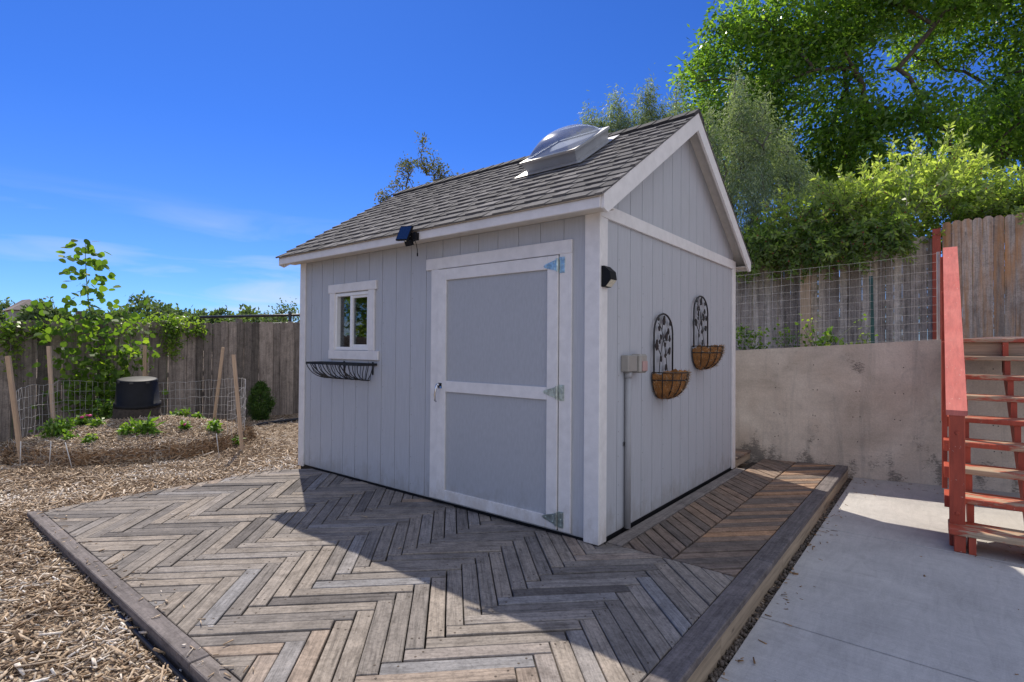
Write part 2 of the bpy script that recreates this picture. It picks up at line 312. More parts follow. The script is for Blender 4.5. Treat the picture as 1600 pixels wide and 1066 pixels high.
leafmat('leaf_apple', [(0.0, (0.06, 0.075, 0.035)), (0.5, (0.12, 0.13, 0.06)), (1.0, (0.21, 0.16, 0.085))], 0.4, 0.7, 0.15)

# ------------------------------------------------------------------ object helpers
def tag(o, label=None, cat=None, group=None, kind=None):
    if label: o['label'] = label
    if cat: o['category'] = cat
    if group: o['group'] = group
    if kind: o['kind'] = kind
    return o
def thing(name, loc, label, cat, group=None):
    o = bpy.data.objects.new(name, None); COL.objects.link(o); o.location = loc; o.empty_display_size = 0.1
    return tag(o, label, cat, group)
def link(name, me, mat, parent=None):
    o = bpy.data.objects.new(name, me); COL.objects.link(o)
    if mat: me.materials.append(MATS[mat])
    if parent is not None:
        top = parent; off = Vector((0, 0, 0))
        while top is not None: off += top.location; top = top.parent
        o.parent = parent; o.location = -off       # all meshes are written in world coordinates
    return o

class MB:
    def __init__(s): s.v = []; s.f = []; s.t = []; s.uv = []
    def face(s, idx, t=0.5, uv=None):
        s.f.append(tuple(idx)); s.t.append(t); s.uv.extend(uv if uv else [(0, 0)] * len(idx))
    def pts(s, P): b = len(s.v); s.v.extend([tuple(p) for p in P]); return b
    def hexa(s, P, t=0.5, uvs=None):
        b = s.pts(P)
        for q in ((3, 2, 1, 0), (4, 5, 6, 7), (0, 1, 5, 4), (1, 2, 6, 5), (2, 3, 7, 6), (3, 0, 4, 7)):
            s.face([b + i for i in q], t, [uvs[i] for i in q] if uvs else None)
    def box(s, x0, x1, y0, y1, z0, z1, t=0.5, ch=0.0):
        if ch: return s.cbox((x0, y0, z0), (x1, y1, z1), ch, t)
        s.hexa([(x0, y0, z0), (x1, y0, z0), (x1, y1, z0), (x0, y1, z0), (x0, y0, z1), (x1, y0, z1), (x1, y1, z1), (x0, y1, z1)], t)
    def cbox(s, a, b, c, t=0.5):
        # box with chamfered edges, uv along the longest side
        x0, y0, z0 = a; x1, y1, z1 = b
        def P(i, j, k, ax):
            p = [(x0, x1)[i], (y0, y1)[j], (z0, z1)[k]]; g = [1 if i == 0 else -1, 1 if j == 0 else -1, 1 if k == 0 else -1]
            for q in range(3):
                if q != ax: p[q] += g[q] * c
            return p
        idx = {}
        for i in (0, 1):
            for j in (0, 1):
                for k in (0, 1):
                    for ax in range(3):
                        idx[i, j, k, ax] = s.pts([P(i, j, k, ax)])
        d = [x1 - x0, y1 - y0, z1 - z0]; L = d.index(max(d)); o = [q for q in range(3) if q != L]
        r = random.random() * 40
        def F(ids):
            s.face(ids, t, [(s.v[q][L] + r, s.v[q][o[0]] + s.v[q][o[1]] + r) for q in ids])
        for ax in range(3):
            b_, c_ = [q for q in range(3) if q != ax]
            for e in (0, 1):
                def key(u, w):
                    k3 = [0, 0, 0]; k3[ax] = e; k3[b_] = u; k3[c_] = w; return tuple(k3)
                ids = [idx[(*key(u, w), ax)] for u, w in ((0, 0), (1, 0), (1, 1), (0, 1))]
                flip = (e == 0) != (ax == 1)
                F(ids[::-1] if flip else ids)
            for u in (0, 1):
                for w in (0, 1):
                    k0 = [0, 0, 0]; k1 = [0, 0, 0]
                    k0[ax] = 0; k1[ax] = 1
                    for q in (k0, k1): q[b_] = u; q[c_] = w
                    ids = [idx[(*k0, b_)], idx[(*k1, b_)], idx[(*k1, c_)], idx[(*k0, c_)]]
                    F(ids if (u == w) != (ax == 1) else ids[::-1])
        for i in (0, 1):
            for j in (0, 1):
                for k in (0, 1):
                    ids = [idx[i, j, k, ax] for ax in range(3)]
                    F(ids if (i + j + k) % 2 == 1 else ids[::-1])
    def prism(s, poly, z0, z1, t=0.5, axis='z', uvd=None, ch=0.0):
        # poly of (a,b); axis says which coordinate is extruded
        def mk(a, b, h):
            return (a, b, h) if axis == 'z' else ((h, a, b) if axis == 'x' else (a, h, b))
        n = len(poly)
        def uvf(a, b, h=0):
            if uvd is None: return (a, b)
            (ux, uy), (ox, oy) = uvd
            return (a * ux + b * uy + ox, -a * uy + b * ux + oy + h)
        b0 = s.pts([mk(a, b, z0) for a, b in poly])
        if ch:
            cx_ = sum(p[0] for p in poly) / n; cy_ = sum(p[1] for p in poly) / n
            zt = z1 - ch
            b1 = s.pts([mk(a, b, zt) for a, b in poly])
            top = inset(poly, ch)
            b2 = s.pts([mk(a, b, z1) for a, b in top])
            rings = [(b0, b1, poly, poly, z0, zt), (b1, b2, poly, top, zt, z1)]; tp = (b2, top)
        else:
            b1 = s.pts([mk(a, b, z1) for a, b in poly]); rings = [(b0, b1, poly, poly, z0, z1)]; tp = (b1, poly)
        for A, B, pa, pb, za, zb in rings:
            for i in range(n):
                j = (i + 1) % n
                s.face([A + i, A + j, B + j, B + i], t, [uvf(*pa[i], za), uvf(*pa[j], za), uvf(*pb[j], zb), uvf(*pb[i], zb)])
        s.face([tp[0] + i for i in range(n)], t, [uvf(*p) for p in tp[1]])
        s.face([b0 + i for i in range(n)][::-1], t, [uvf(*p) for p in poly][::-1])
    def bar(s, p, q, w, h, t=0.5, upv=(0, 0, 1), taper=1.0):
        p = Vector(p); q = Vector(q); d = (q - p); L = d.length; d.normalize(); u = Vector(upv)
        if abs(d.dot(u)) > 0.98: u = Vector((0, 1, 0))
        a = d.cross(u).normalized(); b = a.cross(d).normalized(); r = random.random() * 40
        P = []; uv = []
        for e, k, l in ((p, 1, 0), (q, taper, L)):
            for sa, sb in ((-1, -1), (1, -1), (1, 1), (-1, 1)):
                P.append(e + a * (sa * w / 2 * k) + b * (sb * h / 2 * k)); uv.append((l + r, sa * w / 2 + sb * h / 2 + r))
        s.hexa(P, t, uv)
    def tube(s, pts, r, n=6, t=0.5, r1=None, closed=False):
        pts = [Vector(p) for p in pts]; N = len(pts); base = []
        prev = None
        for i, p in enumerate(pts):
            d = (pts[min(i + 1, N - 1)] - pts[max(i - 1, 0)]) if not closed else (pts[(i + 1) % N] - pts[i - 1])
            d.normalize()
            if prev is None:
                u = Vector((0, 0, 1)) if abs(d.z) < 0.9 else Vector((1, 0, 0)); a = d.cross(u).normalized()
            else:
                a = (prev - d * prev.dot(d)); a = a.normalized() if a.length > 1e-6 else d.orthogonal().normalized()
            prev = a; b = d.cross(a)
            rr = r if r1 is None else r + (r1 - r) * i / max(1, N - 1)
            base.append(s.pts([p + (a * math.cos(6.2832 * k / n) + b * math.sin(6.2832 * k / n)) * rr for k in range(n)]))
        for i in range(N if closed else N - 1):
            A = base[i]; B = base[(i + 1) % N]
            for k in range(n):
                s.face([A + k, A + (k + 1) % n, B + (k + 1) % n, B + k], t)
        if not closed:
            s.face([base[0] + k for k in range(n)][::-1], t); s.face([base[-1] + k for k in range(n)], t)
    def lathe(s, prof, c, n=24, M=None, t=0.5, a0=0, a1=2 * math.pi):
        full = abs(a1 - a0 - 2 * math.pi) < 1e-6; k_ = n if full else n + 1
        rings = []
        for r, z in prof:
            ring = []
            for k in range(k_):
                a = a0 + (a1 - a0) * k / n
                p = Vector((r * math.cos(a), r * math.sin(a), z))
                if M: p = M @ p
                ring.append(p + Vector(c))
            rings.append(s.pts(ring))
        for A, B in zip(rings, rings[1:]):
            for k in range(n):
                k2 = (k + 1) % k_
                s.face([A + k, A + k2, B + k2, B + k], t)
    def build(s, name, mat, parent=None, smooth=False):
        me = bpy.data.meshes.new(name); me.from_pydata(s.v, [], s.f)
        at = me.attributes.new('tone', 'FLOAT', 'FACE'); at.data.foreach_set('value', s.t)
        ul = me.uv_layers.new(name='UVMap'); ul.data.foreach_set('uv', [c for p in s.uv for c in p])
        if smooth: me.shade_smooth()
        me.update()
        return link(name, me, mat, parent)
def inset(poly, d):
    # inward offset of a convex polygon
    n = len(poly); out = []
    A = sum(poly[i][0] * poly[(i + 1) % n][1] - poly[(i + 1) % n][0] * poly[i][1] for i in range(n))
    sg = 1 if A > 0 else -1
    lines = []
    for i in range(n):
        (x0, y0), (x1, y1) = poly[i], poly[(i + 1) % n]; L = math.hypot(x1 - x0, y1 - y0) or 1e-9
        nx, ny = -(y1 - y0) / L * sg, (x1 - x0) / L * sg
        lines.append((nx, ny, nx * x0 + ny * y0 + d))
    for i in range(n):
        a, b = lines[i - 1], lines[i]; det = a[0] * b[1] - a[1] * b[0]
        if abs(det) < 1e-4: out.append((poly[i][0] + b[0] * d, poly[i][1] + b[1] * d)); continue
        out.append(((a[2] * b[1] - a[1] * b[2]) / det, (a[0] * b[2] - a[2] * b[0]) / det))
    return out
def clip(poly, planes):
    # keep the side nx*x+ny*y<=c
    for nx, ny, c in planes:
        out = []
        for i in range(len(poly)):
            p, q = poly[i], poly[(i + 1) % len(poly)]
            dp = nx * p[0] + ny * p[1] - c; dq = nx * q[0] + ny * q[1] - c
            if dp <= 0: out.append(p)
            if dp * dq < 0:
                k = dp / (dp - dq); out.append((p[0] + (q[0] - p[0]) * k, p[1] + (q[1] - p[1]) * k))
        poly = out
        if len(poly) < 3: return []
    o = []
    for p in poly:
        if not o or math.hypot(p[0] - o[-1][0], p[1] - o[-1][1]) > 1e-3: o.append(p)
    if len(o) > 2 and math.hypot(o[0][0] - o[-1][0], o[0][1] - o[-1][1]) < 1e-3: o.pop()
    return o if len(o) > 2 else []
def area(poly):
    n = len(poly); return abs(sum(poly[i][0] * poly[(i + 1) % n][1] - poly[(i + 1) % n][0] * poly[i][1] for i in range(n))) / 2
def np_mesh(name, V, F, T, mat, parent=None, smooth=False):
    me = bpy.data.meshes.new(name); k = F.shape[1]
    me.vertices.add(len(V)); me.vertices.foreach_set('co', np.ascontiguousarray(V, np.float32).ravel())
    me.loops.add(F.size); me.loops.foreach_set('vertex_index', np.ascontiguousarray(F, np.int32).ravel())
    me.polygons.add(len(F)); me.polygons.foreach_set('loop_start', np.arange(0, F.size, k, dtype=np.int32))
    me.update(calc_edges=True)
    at = me.attributes.new('tone', 'FLOAT', 'FACE'); at.data.foreach_set('value', np.ascontiguousarray(T, np.float32))
    if smooth: me.shade_smooth()
    me.validate()
    return link(name, me, mat, parent)
def unit(a): return a / np.maximum(np.linalg.norm(a, axis=-1, keepdims=True), 1e-9)
def leaves(C, A, N, L, W, fold=0.25, shape='rhomb'):
    """leaf blades: centre-base C, axis A, normal N, lengths L, widths W -> V, F"""
    A = unit(A); N = unit(N - A * (N * A).sum(1, keepdims=True)); B = np.cross(A, N)
    L = L[:, None]; W = W[:, None]; n = len(C)
    if shape == 'rhomb':
        mid = C + A * L * 0.45 + N * W * fold
        V = np.stack([C, mid + B * W / 2, C + A * L, mid - B * W / 2], 1).reshape(-1, 3)
        F = np.arange(n * 4).reshape(n, 4)
    else:
        pr = [(0, 0), (.10, .34), (.38, .5), (.72, .34), (1, 0), (.72, -.34), (.38, -.5), (.10, -.34)]
        V = np.stack([C + A * L * a + B * W * b + N * W * fold * abs(b) for a, b in pr], 1).reshape(-1, 3)
        F = np.arange(n * 8).reshape(n, 8)
    return V, F
def merge(parts):
    V = []; F = []; T = []; o = 0
    for v, f, t in parts: V.append(v); F.append(f + o); T.append(t); o += len(v)
    return np.concatenate(V), np.concatenate(F), np.concatenate(T)

# ------------------------------------------------------------------ setting
def wall_y(x): return 3.72 + 0.22 * x            # front face of the retaining wall
def smooth(a, b, x):
    t = np.clip((x - a) / (b - a), 0, 1); return t * t * (3 - 2 * t)
def grid(name, xs, ys, fz, mat, kind='structure'):
    X, Y = np.meshgrid(xs, ys); Zz = fz(X, Y); V = np.stack([X, Y, Zz], -1).reshape(-1, 3)
    nx = len(xs); ii = np.arange(len(ys) - 1)[:, None] * nx + np.arange(nx - 1)[None]
    F = np.stack([ii, ii + 1, ii + nx + 1, ii + nx], -1).reshape(-1, 4)
    o = np_mesh(name, V, F, np.full(len(F), 0.5), mat, None, True); o['kind'] = kind; return o
def ground_z(X, Y):
    return -0.060 + 0.018 * np.sin(X * 2.1 + Y * 1.3) * np.cos(Y * 1.7 - X) - 0.10 * smooth(0.6, 1.0, X) * (np.abs(Y) < 60)
xs = np.concatenate([[-600, -200, -80, -40, -20], np.arange(-12, 2.01, 0.25), [2.5, 4, 8, 12, 30, 80, 200, 600]])
ys = np.concatenate([[-600, -200, -80, -30, -12], np.arange(-6, 6.01, 0.25), [8, 12, 20, 40, 100, 200, 600]])
grid('ground', xs, ys, ground_z, 'ground_mulch')
# terrace behind the retaining wall
tb = MB()
top = [(-3.2, wall_y(-3.2) + 0.1), (14, wall_y(14) + 0.1), (60, 30), (60, 60), (-3.2, 60)]
zt = [1.20, 1.22, 1.25, 1.25, 1.20]
b0 = tb.pts([(x, y, z) for (x, y), z in zip(top, zt)]); tb.face([b0, b0 + 1, b0 + 2, b0 + 3, b0 + 4])
b1 = tb.pts([(-3.2, top[0][1], 1.20), (-3.2, 60, 1.20), (-7.6, 60, -0.2), (-7.6, top[0][1], -0.2)]); tb.face([b1, b1 + 1, b1 + 2, b1 + 3])
b2 = tb.pts([(-3.2, top[0][1], 1.20), (-7.6, top[0][1], -0.2), (-3.2, top[0][1], -0.2)]); tb.face([b2, b2 + 1, b2 + 2])
b3 = tb.pts([(14, top[1][1], 1.22), (14, top[1][1], -0.3), (60, 30, -0.3), (60, 30, 1.25)]); tb.face([b3, b3 + 1, b3 + 2, b3 + 3])
tb.build('terrace', 'dry_soil')['kind'] = 'structure'
# patio slabs
pm = MB()
PX = [1.005, 3.2, 5.4, 8.0]; PY = [-7.4, -5.6, -3.75, -1.9, -0.055, 1.78, 3.4]
for a, b in zip(PX, PX[1:]):
    for c, d in zip(PY, PY[1:]):
        last = d == PY[-1]
        q = [(a + .006, c + .006), (b - .006, c + .006), (b - .006, (wall_y(b) - .002) if last else d - .006), (a + .006, (wall_y(a) - .002) if last else d - .006)]
        pm.prism(q, -0.26, -0.12, ch=0.003)
pm.build('patio', 'patio_concrete')['kind'] = 'structure'
# gravel strip between the deck and the patio
def chips(name, pts, zf, Lr, Wr, Hr, mat, rs, tone_pow=1.0, tilt=0.35):
    n = len(pts); L = rs.uniform(*Lr, n) * rs.choice([0.6, 1, 1, 1.5], n); W = rs.uniform(*Wr, n); H = rs.uniform(*Hr, n)
    a = rs.uniform(0, 6.283, n); t = rs.normal(0, tilt, n); r = rs.normal(0, 0.5, n)
    A = np.stack([np.cos(a) * np.cos(t), np.sin(a) * np.cos(t), np.sin(t)], 1)
    U = np.tile([0, 0, 1.0], (n, 1)); U[:, 0] += r; U[:, 1] += rs.normal(0, 0.4, n)
    N = unit(U - A * (U * A).sum(1, keepdims=True)); B = np.cross(N, A)
    C = np.column_stack([pts, zf(pts[:, 0], pts[:, 1]) + rs.uniform(0.0, 0.018, n)])
    V = []
    for sa, k in ((-1, rs.uniform(.2, 1, n)), (1, rs.uniform(.2, 1, n))):
        for sb, sn in ((-1, -1), (1, -1), (1, 1), (-1, 1)):
            V.append(C + A * (sa * L / 2)[:, None] + B * (sb * W / 2 * k)[:, None] + N * (sn * H / 2 + H / 2)[:, None])
    V = np.stack(V, 1).reshape(-1, 3)
    q = np.array([(3, 2, 1, 0), (4, 5, 6, 7), (0, 1, 5, 4), (1, 2, 6, 5), (2, 3, 7, 6), (3, 0, 4, 7)])
    F = (np.arange(n)[:, None, None] * 8 + q[None]).reshape(-1, 4)
    T = np.repeat(np.clip(rs.beta(2.2, 2.2, n) ** tone_pow, 0, 1), 6)
    return V, F, T
gp = np.column_stack([RS.uniform(0.968, 1.006, 1500), RS.uniform(-2.6, 3.9, 1500)])
V, F, T = chips('gravel', gp, lambda x, y: np.full(len(x), -0.158), (0.012, 0.03), (0.01, 0.02), (0.008, 0.016), 'stones', RS, tilt=0.6)
np_mesh('gravel', V, F, T, 'stones')['kind'] = 'stuff'
# wood chips on the ground
BED = (-6.6, -0.6, 1.30)
def chip_points(n, x0, x1, y0, y1):
    P = np.column_stack([RS.uniform(x0, x1, n), RS.uniform(y0, y1, n)])
    x, y = P[:, 0], P[:, 1]
    deck = (x > -3.75) & (x < 0.99) & (y > -2.215) & (y < 4)
    bed = np.hypot(x - BED[0], y - BED[1]) < BED[2] - 0.05
    return P[~deck & ~bed]
cp = np.concatenate([chip_points(30000, -4.6, 0.9, -3.9, -1.4), chip_points(14000, -6.2, -3.6, -3.4, 0.6), chip_points(9000, -8.4, -3.6, -2.6, 3.0), chip_points(6000, -8.4, -3.6, -4.5, 3.5)])
V, F, T = chips('chips', cp, lambda x, y: ground_z(x, y) - 0.003, (0.022, 0.062), (0.006, 0.017), (0.002, 0.006), 'chips', RS, 0.9)
pa = []
big = chips('b', cp[RS.permutation(len(cp))[:2600]], lambda x, y: ground_z(x, y) + .006, (0.05, 0.13), (0.008, 0.022), (0.003, 0.009), 'chips', RS, 0.8)
sp1 = np.column_stack([RS.uniform(-3.7, -.2, 110), -2.2 + np.abs(RS.normal(0, .08, 110))]); sp2 = np.column_stack([-3.69 + np.abs(RS.normal(0, .06, 70)), RS.uniform(-2.2, -.3, 70)])
sp3 = np.column_stack([RS.uniform(-3.4, .8, 14), RS.uniform(-2.1, -.2, 14)])
spill = chips('s', np.concatenate([sp1, sp2, sp3]), lambda x, y: np.full(len(x), -.004), (0.012, 0.045), (0.004, 0.011), (0.002, 0.005), 'chips', RS, .8, .1)
V, F, T = merge([(V, F, T), big, spill])
cc = V.reshape(-1, 8, 3).mean(1); pt = np.sin(cc[:, 0] * 2.7 + 1.5 * np.sin(cc[:, 1] * 1.9)) * np.sin(cc[:, 1] * 3.1 + cc[:, 0]) + .6 * np.sin(cc[:, 0] * 7.3 + 2) * np.sin(cc[:, 1] * 6.1)
T = np.clip(T + np.repeat(.13 * pt, 6), 0, 1)
np_mesh('wood_chips', V, F, T, 'chips')['kind'] = 'stuff'

lp = np.concatenate([np.column_stack([1.01 + np.abs(RS.normal(0, .07, 160)), RS.uniform(-2.6, 3.8, 160)]), np.column_stack([RS.uniform(1.1, 2.9, 70), RS.uniform(3.6, 3.95, 70)]), np.column_stack([RS.uniform(1.95, 2.9, 90), RS.uniform(1.7, 2.6, 90)]), np.column_stack([RS.uniform(1.1, 2.9, 50), RS.uniform(-2.5, 3.6, 50)])])
V, F, T = chips('l', lp, lambda x, y: np.full(len(x), -.128), (0.01, 0.035), (0.006, 0.016), (0.001, 0.003), 'straw', RS, 1.2, .12)
np_mesh('leaf_litter', V, F, T, 'straw')['kind'] = 'stuff'
# retaining wall
rw = thing('retaining_wall', (1.5, wall_y(1.5), -0.12), 'grey stained concrete retaining wall behind the shed and stairs', 'wall')
w = MB()
X0, X1 = -3.3, 14.0
def wtop(x): return 1.295 + 0.068 * max(-0.5, min(x, 2.2))
xsw = [X0, -0.5, 2.2, X1]
for a, b in zip(xsw, xsw[1:]):
    w.hexa([(a, wall_y(a), -0.3), (b, wall_y(b), -0.3), (b, wall_y(b) + .2, -0.3), (a, wall_y(a) + .2, -0.3),
            (a, wall_y(a), wtop(a)), (b, wall_y(b), wtop(b)), (b, wall_y(b) + .2, wtop(b)), (a, wall_y(a) + .2, wtop(a))])
w.build('wall', 'wall_concrete', rw)
th = MB()
for x in (0.25, 0.62, 1.02, 1.40, 1.78, 2.2, 2.6):
    for z in (0.28, 0.55, 0.84, 1.12):
        for dx in (0, 0.045):
            c = (x + dx + random.uniform(-.02, .02), 0, z + random.uniform(-.012, .012)); y = wall_y(c[0])
            if random.random() < 0.8:
                th.prism([(c[0] + 0.006 * math.cos(k), c[2] + 0.006 * math.sin(k)) for k in np.linspace(0, 5.24, 6)], y - 0.0025, y + 0.004, axis='y')
th.build('form_tie_hole', 'dark_inside', rw)['kind'] = 'stuff'

# ------------------------------------------------------------------ deck
dk = thing('wooden_deck', (-1.4, -1.0, -0.1), 'low weathered grey wooden deck with herringbone boards around the shed', 'deck')
bw, BL = 0.0865, 0.63
e1 = (-math.sqrt(.5), math.sqrt(.5)); e2 = (math.sqrt(.5), math.sqrt(.5))
O = (-0.035, -1.593)
main_clip = [(-1, 0, 3.69), (1, 0, 0.848), (0, -1, 2.132), (0, 1, 0.085)]
corner_clip = (-0.742, 0.670, 2.555)
hb_ = MB()
def plank(mbx, a0, a1, b0, b1, along, planes, org=O, th=0.03, zt=0.0, tn=None):
    poly = []
    for a, b in ((a0, b0), (a1, b0), (a1, b1), (a0, b1)):
        poly.append((org[0] + a * e2[0] + b * e1[0], org[1] + a * e2[1] + b * e1[1]))
    poly = clip(poly, planes)
    if not poly or area(poly) < 0.0004: return
    z = zt + random.uniform(-0.004, 0.004)
    poly = inset(poly, 0.0019 + random.random() * 0.0026)
    d = e2 if along == 'a' else e1
    if len(poly) == 4 and area(poly) > 0.045:
        cxp = sum(p[0] for p in poly) / 4; cyp = sum(p[1] for p in poly) / 4; nx_, ny_ = -d[1], d[0]
        for s1 in (-1, 1):
            for s2 in (-1, 1):
                if random.random() < .7:
                    l_ = s1 * (BL / 2 - random.uniform(.03, .09)); w_ = s2 * random.uniform(.014, .026)
                    nail(cxp + d[0] * l_ + nx_ * w_, cyp + d[1] * l_ + ny_ * w_, z - .003)
    mbx.prism(poly, z - th, z, random.random() if tn is None else tn, uvd=(d, (random.random() * 50, random.random() * 50)), ch=0.003)
nails = MB()
def nail(x, y, z=0.0):
    nails.prism([(x + .0052 * math.cos(k), y + .0052 * math.sin(k)) for k in np.linspace(0, 5.24, 6)], z - .004, z + .0042)
def deck_tone():
    r = random.random()
    return min(1, max(0, random.gauss(0.48, 0.19))) if r < 0.93 else random.choice((0.03, 0.97, 0.88))
for mcol in range(-6, 9):
    for k in range(-40, 45):
        da, db = mcol * (-BL - bw), mcol * (BL - bw)
        jit = random.uniform(-0.004, 0.004)
        a, b = k * bw + da, k * bw + db
        pl = main_clip + [corner_clip]
        for (q0, q1, q2, q3, ax_) in ((a, a + bw, b + jit, b + BL - 0.001, 'b'), (a - BL + 0.001, a - 0.001, b - bw + BL, b + BL, 'a')):
            mx_ = O[0] + (q0 + q1) / 2 * e2[0] + (q2 + q3) / 2 * e1[0]; my_ = O[1] + (q0 + q1) / 2 * e2[1] + (q2 + q3) / 2 * e1[1]
            tn_ = random.uniform(.90, 1.0) if (mx_ > -.35 and my_ < -1.15 and random.random() < .5) else deck_tone()
            plank(hb_, q0, q1, q2, q3, ax_, pl, tn=tn_)
hb_.build('herringbone_boards', 'deck_wood', dk)
o_ = nails.build('nail_heads', 'bark', dk); o_['kind'] = 'stuff'
cv = MB()
xa = 0.465
yend = 3.9
for k in range(-8, 40):
    y = 0.10 + k * 0.1235
    s = 0.1235
    L_ = [(0.125, y + (xa - 0.125)), (xa, y), (xa, y + s), (0.125, y + s + (xa - 0.125))]
    R_ = [(xa, y), (0.848, y + (0.848 - xa)), (0.848, y + s + (0.848 - xa)), (xa, y + s)]
    pl = [(0, -1, -0.09), (-0.22, 1, 3.715)]
    for q, d in ((L_, e1), (R_, e2)):
        q = clip(q, pl)
        if not q or area(q) < 0.0006: continue
        z = random.uniform(-0.003, 0.003)
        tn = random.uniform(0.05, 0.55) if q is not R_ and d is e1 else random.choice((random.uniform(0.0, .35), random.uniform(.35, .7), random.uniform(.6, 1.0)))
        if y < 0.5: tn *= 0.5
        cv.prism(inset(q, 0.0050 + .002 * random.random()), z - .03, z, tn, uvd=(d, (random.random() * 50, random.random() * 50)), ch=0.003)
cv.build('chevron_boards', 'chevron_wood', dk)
for nm, (x0, x1, y0, y1, z0, z1), tn in (
        ('wall_board', (0.0195, 0.123, 0.092, 2.99, -0.03, 0.004), 0.9),
        ('border_board', (0.852, 0.966, -2.215, -1.30, -0.035, 0.006), 0.25), ('border_board', (0.852, 0.966, -1.297, 0.42, -0.035, 0.004), 0.35),
        ('border_board', (0.852, 0.966, 0.423, 2.35, -0.035, 0.006), 0.2), ('border_board', (0.852, 0.966, 2.353, 3.90, -0.035, 0.005), 0.4),
        ('border_board', (-3.71, -2.30, -2.215, -2.136, -0.035, 0.004), 0.55), ('border_board', (-2.297, -0.62, -2.215, -2.136, -0.035, 0.007), 0.4),
        ('border_board', (-0.617, 0.849, -2.215, -2.136, -0.035, 0.004), 0.8)):
    q = MB(); q.cbox((x0, y0, z0), (x1, y1, z1), 0.004, tn); q.build(nm, 'border_wood', dk)
for y0, y1 in ((-2.212, -0.55), (-0.547, 0.70), (0.703, 2.3), (2.303, 3.90)):
    q = MB(); q.cbox((0.930, y0, -0.16), (0.962, y1, -0.0352), 0.003, random.random()); q.build('side_board', 'side_wood', dk)
q = MB(); q.cbox((-3.70, -2.208, -0.16), (0.929, -2.175, -0.0355), 0.003, 0.1); q.build('side_board', 'border_wood', dk)
q = MB(); q.cbox((-3.706, -2.134, -0.15), (-3.694, -0.27, -0.004), 0.002, 0.6); q.build('edge_strip', 'border_wood', dk)
q = MB()
q.prism([(-3.66, -2.15), (0.92, -2.15), (0.92, 3.85), (0.02, 3.65), (0.02, 0.02), (-3.42, 0.02), (-3.68, -0.27)], -0.15, -0.042)
q.build('deck_base', 'soil', dk)
eg = MB(); eg.tube([(-3.0, -2.226, -0.085), (-1.5, -2.230, -0.060), (0.9, -2.229, -0.058)], 0.012, 8)
tag(eg.build('plastic_edging', 'plastic_edging', None, True), 'black plastic edging strip lying along the front edge of the deck', 'edging')

# step behind the shed
sb = thing('wooden_step', (-0.06, 3.3, 0), 'small low wooden step box beside the rear corner of the shed', 'step')
for i in range(4):
    q = MB(); q.cbox((-0.60, 3.05 + i * .142, 0.075), (0.02, 3.185 + i * .142, 0.105), 0.003, 0.2 + 0.2 * (i % 3)); q.build('tread_board', 'chevron_wood', sb)
q = MB(); q.cbox((-0.59, 3.052, -0.02), (0.012, 3.08, 0.0745), 0.003, .3); q.cbox((-0.016, 3.082, 0.0), (0.012, 3.605, 0.0745), 0.003, .6); q.build('frame', 'side_wood', sb)

# ------------------------------------------------------------------ shed
SL, SW = 3.66, 2.97
TAN = 0.651
def roof_z(y): return 2.253 + (min(y, SW - y) + 0.203) * TAN
shed = thing('garden_shed', (-1.8, 1.5, 0), 'pale grey wooden garden shed with white trim and a dark shingle gable roof', 'shed')
wx0, wx1, wz0, wz1 = -3.02, -2.46, 1.26, 1.825       # window opening
# front wall: siding strips with grooves
fwm = MB(); gp = 0.0032
def rects_minus(x0, x1, z0, z1):
    if x1 <= wx0 or x0 >= wx1: return [(x0, x1, z0, z1)]
    r = [(max(x0, wx0), min(x1, wx1), z0, wz0), (max(x0, wx0), min(x1, wx1), wz1, z1)]
    if x0 < wx0: r.append((x0, wx0, z0, z1))
    if x1 > wx1: r.append((wx1, x1, z0, z1))
    return r
gx = [-SL] + [-3.475 + 0.2 * i for i in range(18) if -3.475 + 0.2 * i < -0.03] + [0.0]
for a, b in zip(gx, gx[1:]):
    for r in rects_minus(a + gp, b - gp, 0.03, 2.19): fwm.box(r[0], r[1], 0.0, 0.012, r[2], r[3])
for r in rects_minus(-SL + .01, -0.013, 0.02, 2.19): fwm.box(r[0], r[1], 0.0045, 0.03, r[2] + .001, r[3] - .001)
fwm.build('front_wall', 'siding', shed)
gm = MB(); gy = [0.0] + [0.07 + 0.195 * i for i in range(15)] + [SW]
def gz(y): return roof_z(y) - 0.055
for side, (xo, xi) in (('gable_wall', (0.0, -0.012)), ('gable_wall', (-SL, -SL + 0.012))):
    gm = MB()
    for a, b in zip(gy, gy[1:]):
        a_, b_ = a + (gp if a > 0 else 0.013), b - (gp if b < SW else 0.013)
        mid = SW / 2
        poly = [(a_, 0.03), (b_, 0.03), (b_, gz(b_))] + ([(mid, gz(mid))] if a_ < mid < b_ else []) + [(a_, gz(a_))]
        gm.prism(poly, min(xo, xi), max(xo, xi), axis='x')
    x2 = (xi - 0.02, xi + 0.0075) if xo == 0.0 else (xi - 0.0075, xi + 0.02)
    gm.prism([(0.032, 0.02), (SW - 0.032, 0.02), (SW - 0.032, gz(SW - .03) - .003), (SW / 2, gz(SW / 2) - .003), (0.032, gz(.03) - .003)], x2[0], x2[1], axis='x')
    gm.build(side, 'siding', shed)
sn = MB()
def snail(c, ax):
    k_ = [(math.cos(t_) * .0042, math.sin(t_) * .0042) for t_ in np.linspace(0, 5.24, 6)]
    if ax == 'y': sn.prism([(c[0] + a_, c[2] + b_) for a_, b_ in k_], -0.0012, 0.004, axis='y')
    else: sn.prism([(c[1] + a_, c[2] + b_) for a_, b_ in k_], -0.004, 0.0012, axis='x')
for x_ in gx[1:-1:2]:
    for z_ in np.arange(.12, 2.1, .2):
        if not (wx0 - .12 < x_ < wx1 + .16 and 1.1 < z_ < 1.95): snail((x_ + .02 + random.uniform(-.004, .004), 0, z_ + random.uniform(-.02, .02)), 'y')
